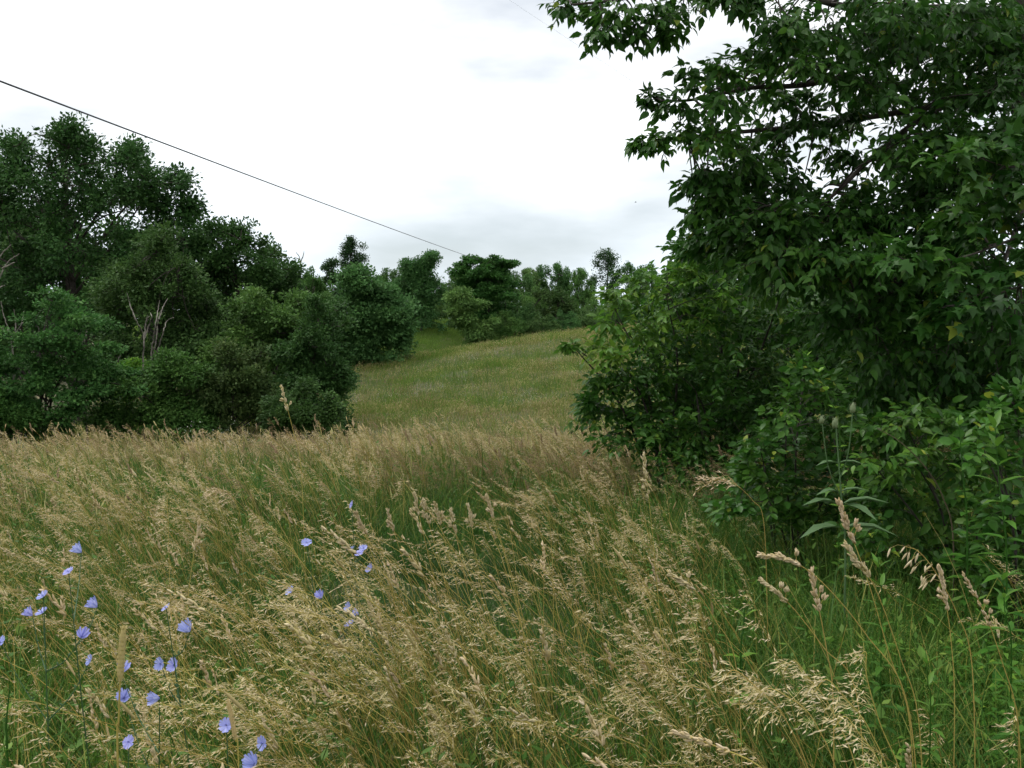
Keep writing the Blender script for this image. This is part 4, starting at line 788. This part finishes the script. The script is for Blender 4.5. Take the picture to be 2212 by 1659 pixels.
# chicory
def bloom(seed):
    rng = np.random.default_rng(seed); g = Geo(); n = 17; cup = rng.uniform(.15, .55) if seed % 5 else 1.5
    for i in range(n):
        a = i * 2 * math.pi / n + rng.normal(0, .06); d = np.array([math.cos(a), math.sin(a), 0]); s_ = np.array([-d[1], d[0], 0]); l = .0175 * rng.uniform(.85, 1.1)
        P = np.stack([d * l * t + np.array([0, 0, 1.0]) * (cup * l * t ** 1.5 + .0008 * (i % 2)) for t in (.08, .5, .85, 1.0)])
        g.ribbon(P, [.0012, .0046, .0054, .0046], s_, rng.uniform(0, 1))
    for i in range(8):
        a = i * .785; g.tube(np.array([[0, 0, 0], [.0022 * math.cos(a), .0022 * math.sin(a), .006]]), [.0005, .0004], 3, 0)
    return g.mesh('flower', M['petal'])
BLOOM = [bloom(i) for i in range(5)]
def chicory(label, px, D, blooms, seed, top=None):
    rng = np.random.default_rng(seed); X = (px - CX) / FP * D; b = np.array([X, D, gz(X, D)]); th = thing('chicory_plant', label, 'flower', b, 'blue chicory plants'); g = Geo()
    pts = [at(x, y, D + rng.normal(0, .05)) for x, y in blooms]; tp = max(pts, key=lambda q_: q_[2]); st = curve_pts([b - np.array([0, 0, .03]), b * .55 + tp * .45 + rng.normal(0, .02, 3), tp], 8); g.tube(st, np.linspace(.0032, .0012, len(st)), 5, .4)
    for q_ in pts:
        if q_ is tp: continue
        k = int(np.clip(np.searchsorted(st[:, 2], q_[2] - .9 * np.hypot(q_[0] - b[0], .02) - .08), 1, len(st) - 3)); a = st[k]
        br = curve_pts([a, a * .45 + q_ * .55 + np.array([0, 0, -.02]), q_], 5); g.tube(br, np.linspace(.002, .001, len(br)), 4, .4)
        for m_ in range(2): v = br[3 + 3 * m_]; g.spindle(v, unit(np.array([rng.normal(0, .5), rng.normal(0, .5), 1])), .011, .0028, .7)
    link('stem', g.mesh('stem', M['chstem'], b, True), th)
    for i, q_ in enumerate(pts):
        o = link('flower', BLOOM[rng.integers(5)], th); f = Vector((rng.normal(-.35, .45), rng.normal(-.55, .35), rng.uniform(.25, 1.0))).normalized(); e_ = f.to_track_quat('Z', 'Y')
        o.matrix_basis = Matrix.Translation(Vector(q_ - b)) @ e_.to_matrix().to_4x4() @ Matrix.Scale(rng.uniform(.75, 1.12), 4)
    return th
chicory('tall chicory with five blue blooms left of the dark green hollow', 772, 3.55, [(760, 1090), (758, 1188), (785, 1185), (776, 1195), (801, 1229)], 1)
chicory('chicory with six blue blooms spread left of the golden grass stand', 735, 3.4, [(662, 1173), (695, 1292), (627, 1277), (754, 1312), (775, 1328), (756, 1350)], 2)
chicory('leftmost tall chicory with two large pale blue blooms on top', 215, 2.75, [(176, 1194), (148, 1235), (210, 1312)], 3)
chicory('chicory at the left edge with several small blue blooms', 100, 2.65, [(94, 1288), (92, 1324), (70, 1330), (2, 1388), (176, 1377), (196, 1426)], 4)
chicory('chicory with four blue blooms just right of the stout timothy spike', 400, 2.55, [(359, 1313), (410, 1365), (348, 1434), (377, 1437)], 5)
chicory('low chicory with three blooms behind the stout timothy spike', 300, 2.4, [(262, 1454), (268, 1508), (345, 1508)], 6)
chicory('low chicory with three blooms by the slim timothy spike near the bottom', 530, 2.2, [(489, 1567), (568, 1605), (552, 1652)], 7)
chicory('lowest left chicory with a single mauve blue bloom', 285, 2.0, [(279, 1603)], 8)

# single grass stalks that stand out
def stalk(label, kind, pts, D, seed, hl=.09, big=1.0, r=.0013, D2=None):
    """pts: picture points from low on the stem to its tip"""
    rng = np.random.default_rng(seed); nP = len(pts); Ds = np.linspace(D2 or D, D, nP); C = [at(x, y, d) for (x, y), d in zip(pts, Ds)]
    b = C[0].copy(); sl_ = C[0] - C[1]; h = max(.05, C[0][2] - gz(b[0], b[1])); k = min(1.2, h / max(.05, -sl_[2])); b = b + np.array([np.clip(sl_[0] * k * .6, -.2, .2), np.clip(sl_[1] * k * .6, -.2, .2), 0]); b[2] = gz(b[0], b[1])
    nm = {'orchard': 'orchard_grass_stalk', 'fescue': 'fescue_stalk', 'timothy': 'timothy_stalk', 'brome': 'brome_stalk'}[kind]
    th = thing(nm, label, 'grass', b, 'single seeding grass stalks'); P = curve_pts([b - np.array([0, 0, .02]), b * .5 + C[0] * .5 + np.clip(sl_ * .1, -.04, .04)] + C, 10); g = Geo(); g.tube(P, np.linspace(r * 1.25, r * .7, len(P)), 5, .25); link('stem', g.mesh('stem', M['dry'], b, True), th)
    ln = np.linalg.norm(np.diff(P, axis=0), axis=1).sum(); h_ = Geo(); a = 1 - hl / ln
    if kind == 'orchard':
        Q = sub(P, a, 12); T = unit(np.gradient(Q, axis=0)); gaps = rng.random(12)
        for k in range(12):
            if gaps[k] < .25 and k < 7: continue
            for j in range(5): d = unit(T[k] + .5 * rand_dirs(rng, 1)[0]); h_.spindle(Q[k] + rand_dirs(rng, 1)[0] * .0035 * big, d, rng.uniform(.010, .019) * big, .0026 * big, np.clip(.8 + rng.normal(0, .12), 0, 1), 4)
        for k in (1, 3):                                            # short side branch with its own cluster
            d = unit(T[k] + np.array([rng.choice([-1, 1]) * .8, rng.normal(0, .3), .3])); e_ = Q[k] + d * .022 * big; h_.tube(np.array([Q[k], e_]), .0008, 3, .4)
            for j in range(8): h_.spindle(e_ + rand_dirs(rng, 1)[0] * .004 * big, unit(d + .5 * rand_dirs(rng, 1)[0]), .013 * big, .0026 * big, np.clip(.8 + rng.normal(0, .1), 0, 1), 4)
    elif kind == 'fescue': seed_fescue(h_, rng, sub(P, a, 16), -1, .85, hl * 1.1, 1.15 * big)
    elif kind == 'timothy':
        u = np.linspace(0, 1, 14); Q = sub(P, a, 14); h_.tube(Q, .0046 * big * np.array([.4, .85, 1, 1, 1, 1, 1, 1, 1, 1, .95, .85, .6, .2]), 9, .55); T = unit(np.gradient(Q, axis=0))
        for j in range(240):
            k = rng.integers(0, 13); v = unit(rand_dirs(rng, 1)[0]); v = unit(v - T[k] * (v @ T[k])); h_.diamond(Q[k] + v * .0042 * big, unit(T[k] + .5 * v), unit(np.cross(T[k], v)), .005 * big, .0016 * big, rng.uniform(.4, .8))
    else:
        Q = sub(P, a, 9)
        for k in range(9):
            for j in range(2):
                s0 = Q[k]; e_ = s0 + np.array([rng.uniform(-.035, .012), rng.normal(0, .012), rng.uniform(-.02, .005)]); h_.tube(np.array([s0, (s0 + e_) / 2 + np.array([0, 0, .006]), e_]), .0005, 3, .5)
                d = unit(np.array([rng.uniform(-.9, .1), rng.normal(0, .2), -.8])); h_.spindle(e_, d, rng.uniform(.018, .028), .0026, np.clip(.9 + rng.normal(0, .08), 0, 1), 4)
    link('seed_head', h_.mesh('seed_head', M['dry'], b), th); return th
stalk('tall straight straw coloured stalk rising before the dark shrub edge', 'orchard', [(1428, 1390), (1418, 1250), (1402, 1080), (1390, 985)], 3.0, 1, .13, .9)
stalk('lone stalk poking up before the left wood', 'orchard', [(650, 1010), (633, 930), (620, 880), (609, 838)], 4.2, 2, .10, 1.0)
stalk('pale arching panicle against the dark bush right of centre', 'fescue', [(1650, 1130), (1625, 1080), (1585, 1045), (1545, 1038), (1505, 1062)], 4.0, 3, .22, 1.3)
stalk('heavy headed stalk leaning left in front of the teasel base', 'orchard', [(1965, 1560), (1920, 1410), (1870, 1240), (1812, 1090)], 2.3, 4, .10, 1.1)
stalk('shorter heavy headed stalk just below the one before the teasel', 'orchard', [(1985, 1560), (1945, 1420), (1890, 1270), (1832, 1182)], 2.3, 5, .085, 1.1)
stalk('stalk bent far over to the left above the bottom right grass', 'orchard', [(1960, 1520), (1870, 1370), (1780, 1262), (1710, 1212), (1645, 1200)], 2.2, 6, .09, 1.0)
stalk('upright stalk crossing below the bent over one', 'orchard', [(1800, 1520), (1785, 1400), (1768, 1310), (1753, 1240)], 2.2, 7, .085, 1.0)
stalk('slanting stalk with a tilted head left of the upright crossing one', 'orchard', [(1850, 1500), (1780, 1400), (1710, 1310), (1648, 1256)], 2.25, 8, .075, .95)
stalk('stout thick timothy spike standing at lower left', 'timothy', [(254, 1640), (256, 1560), (260, 1460), (267, 1350)], 1.45, 9, .085, 1.05, .0016)
stalk('slim timothy spike near the bottom left of centre', 'timothy', [(515, 1650), (509, 1600), (502, 1560), (492, 1508)], 1.7, 10, .075, .8)
stalk('drooping brome panicle of long spikelets before the right bushes', 'brome', [(2100, 1440), (2065, 1320), (2020, 1235), (1985, 1192), (1955, 1180)], 2.4, 11, .13, 1.0)
stalk('thick pale seed head lying low at the bottom right of centre', 'orchard', [(1790, 1840), (1660, 1672), (1545, 1612), (1468, 1586)], 1.3, 12, .07, .8)
stalk('pinkish seed head leaning left over the green corner', 'orchard', [(1590, 1440), (1545, 1340), (1500, 1275), (1448, 1240)], 2.5, 13, .075, 1.0)
stalk('upright stalk left of the slender right edge stalk', 'orchard', [(2062, 1520), (2056, 1400), (2045, 1310), (2030, 1230)], 2.35, 14, .10, .95)
stalk('slender stalk near the right edge leaning left', 'orchard', [(2200, 1570), (2165, 1430), (2125, 1320), (2083, 1245)], 2.3, 15, .13, .8)
stalk('upright stalk standing proud of the left field grass', 'orchard', [(398, 1400), (405, 1300), (418, 1200), (431, 1130)], 3.1, 16, .09, 1.1)
stalk('thin wispy stalk left of the proud upright one', 'fescue', [(370, 1330), (366, 1240), (364, 1150), (361, 1075)], 3.4, 17, .14, .8)
stalk('arched panicle nodding left in the mid left field', 'fescue', [(520, 1130), (508, 1085), (490, 1062), (465, 1066), (448, 1078)], 4.4, 18, .17, 1.3)
for i, (x, y, lx) in enumerate([(895, 1070, 935), (915, 1085, 960), (1012, 1095, 1040), (1052, 1072, 1105), (940, 1090, 985), (975, 1105, 1010), (838, 1105, 890), (770, 1110, 850)]):
    stalk(ORD[i] + ' lumpy headed stalk of eight before the dark green hollow', 'orchard', [(lx + 40, y + 330), (lx, y + 170), (x + .35 * (lx - x), y + 60), (x, y)], 3.5, 30 + i, .08, 1.0)
for i, (x, y, lx, ly, D) in enumerate([(1630, 1500, 1760, 1560, 1.9), (1690, 1440, 1800, 1540, 2.0), (1760, 1480, 1880, 1580, 1.9), (1845, 1420, 1900, 1560, 2.0), (1560, 1460, 1700, 1560, 1.9), (1800, 1560, 1900, 1650, 1.7)]):
    stalk(ORD[i] + ' nodding panicle of the open dry grass drift at bottom right', 'fescue', [(lx + 60, ly + 170), (lx, ly), ((x + lx) / 2, (y + ly) / 2 - 28), (x + 25, y - 12), (x, y + 15)], D, 50 + i, .19, .9)

# ------------------------------------------------------------------ overhead cable, wire, bird
cy = np.array([15, 18.6, 24.6, 37, 75, 110, 157.]); cz = np.array([5.28, 5.19, 5.24, 5.47, 6.2, 7.1, 8.3]); cf = np.polyfit(cy, cz, 2)
Y_ = np.linspace(-6, 157, 90); X_ = -7.7 + .0783 * (Y_ - 15); g = Geo(); g.tube(np.stack([X_, Y_, np.polyval(cf, Y_)], -1), .015, 6, .5)
tag(link('overhead_cable', g.mesh('overhead_cable', M['cable'], None, True)), 'black overhead cable sloping down across the sky from the left', 'cable')
a = at(1100, 0, 20); b_ = at(1410, 205, 28); g = Geo(); u = np.linspace(-1.2, 1.9, 30)[:, None]; W_ = a * (1 - u) + b_ * u; W_[:, 2] += .012 * (u[:, 0] - .35) ** 2
g.tube(W_, .0014, 4, .5); tag(link('thin_wire', g.mesh('thin_wire', M['cable'], None, True)), 'hair thin wire crossing the sky towards the large right tree', 'wire')
bp = at(1373, 437, 70); th = thing('bird', 'tiny dark bird flying in the open sky', 'bird', bp); g = Geo(); g.spindle(np.array([-.07, 0, 0]), np.array([1.0, 0, .1]), .15, .025, .5, 6); link('body', g.mesh('body', M['bird'], None, True), th)
for sg in (-1, 1):
    g = Geo(); g.ribbon(np.array([[0, sg * .015, .01], [.01, sg * .09, .05], [-.02, sg * .16, .03]]), [.06, .05, .008], np.array([1.0, 0, 0]), .5); link('wing', g.mesh('wing', M['bird']), th)
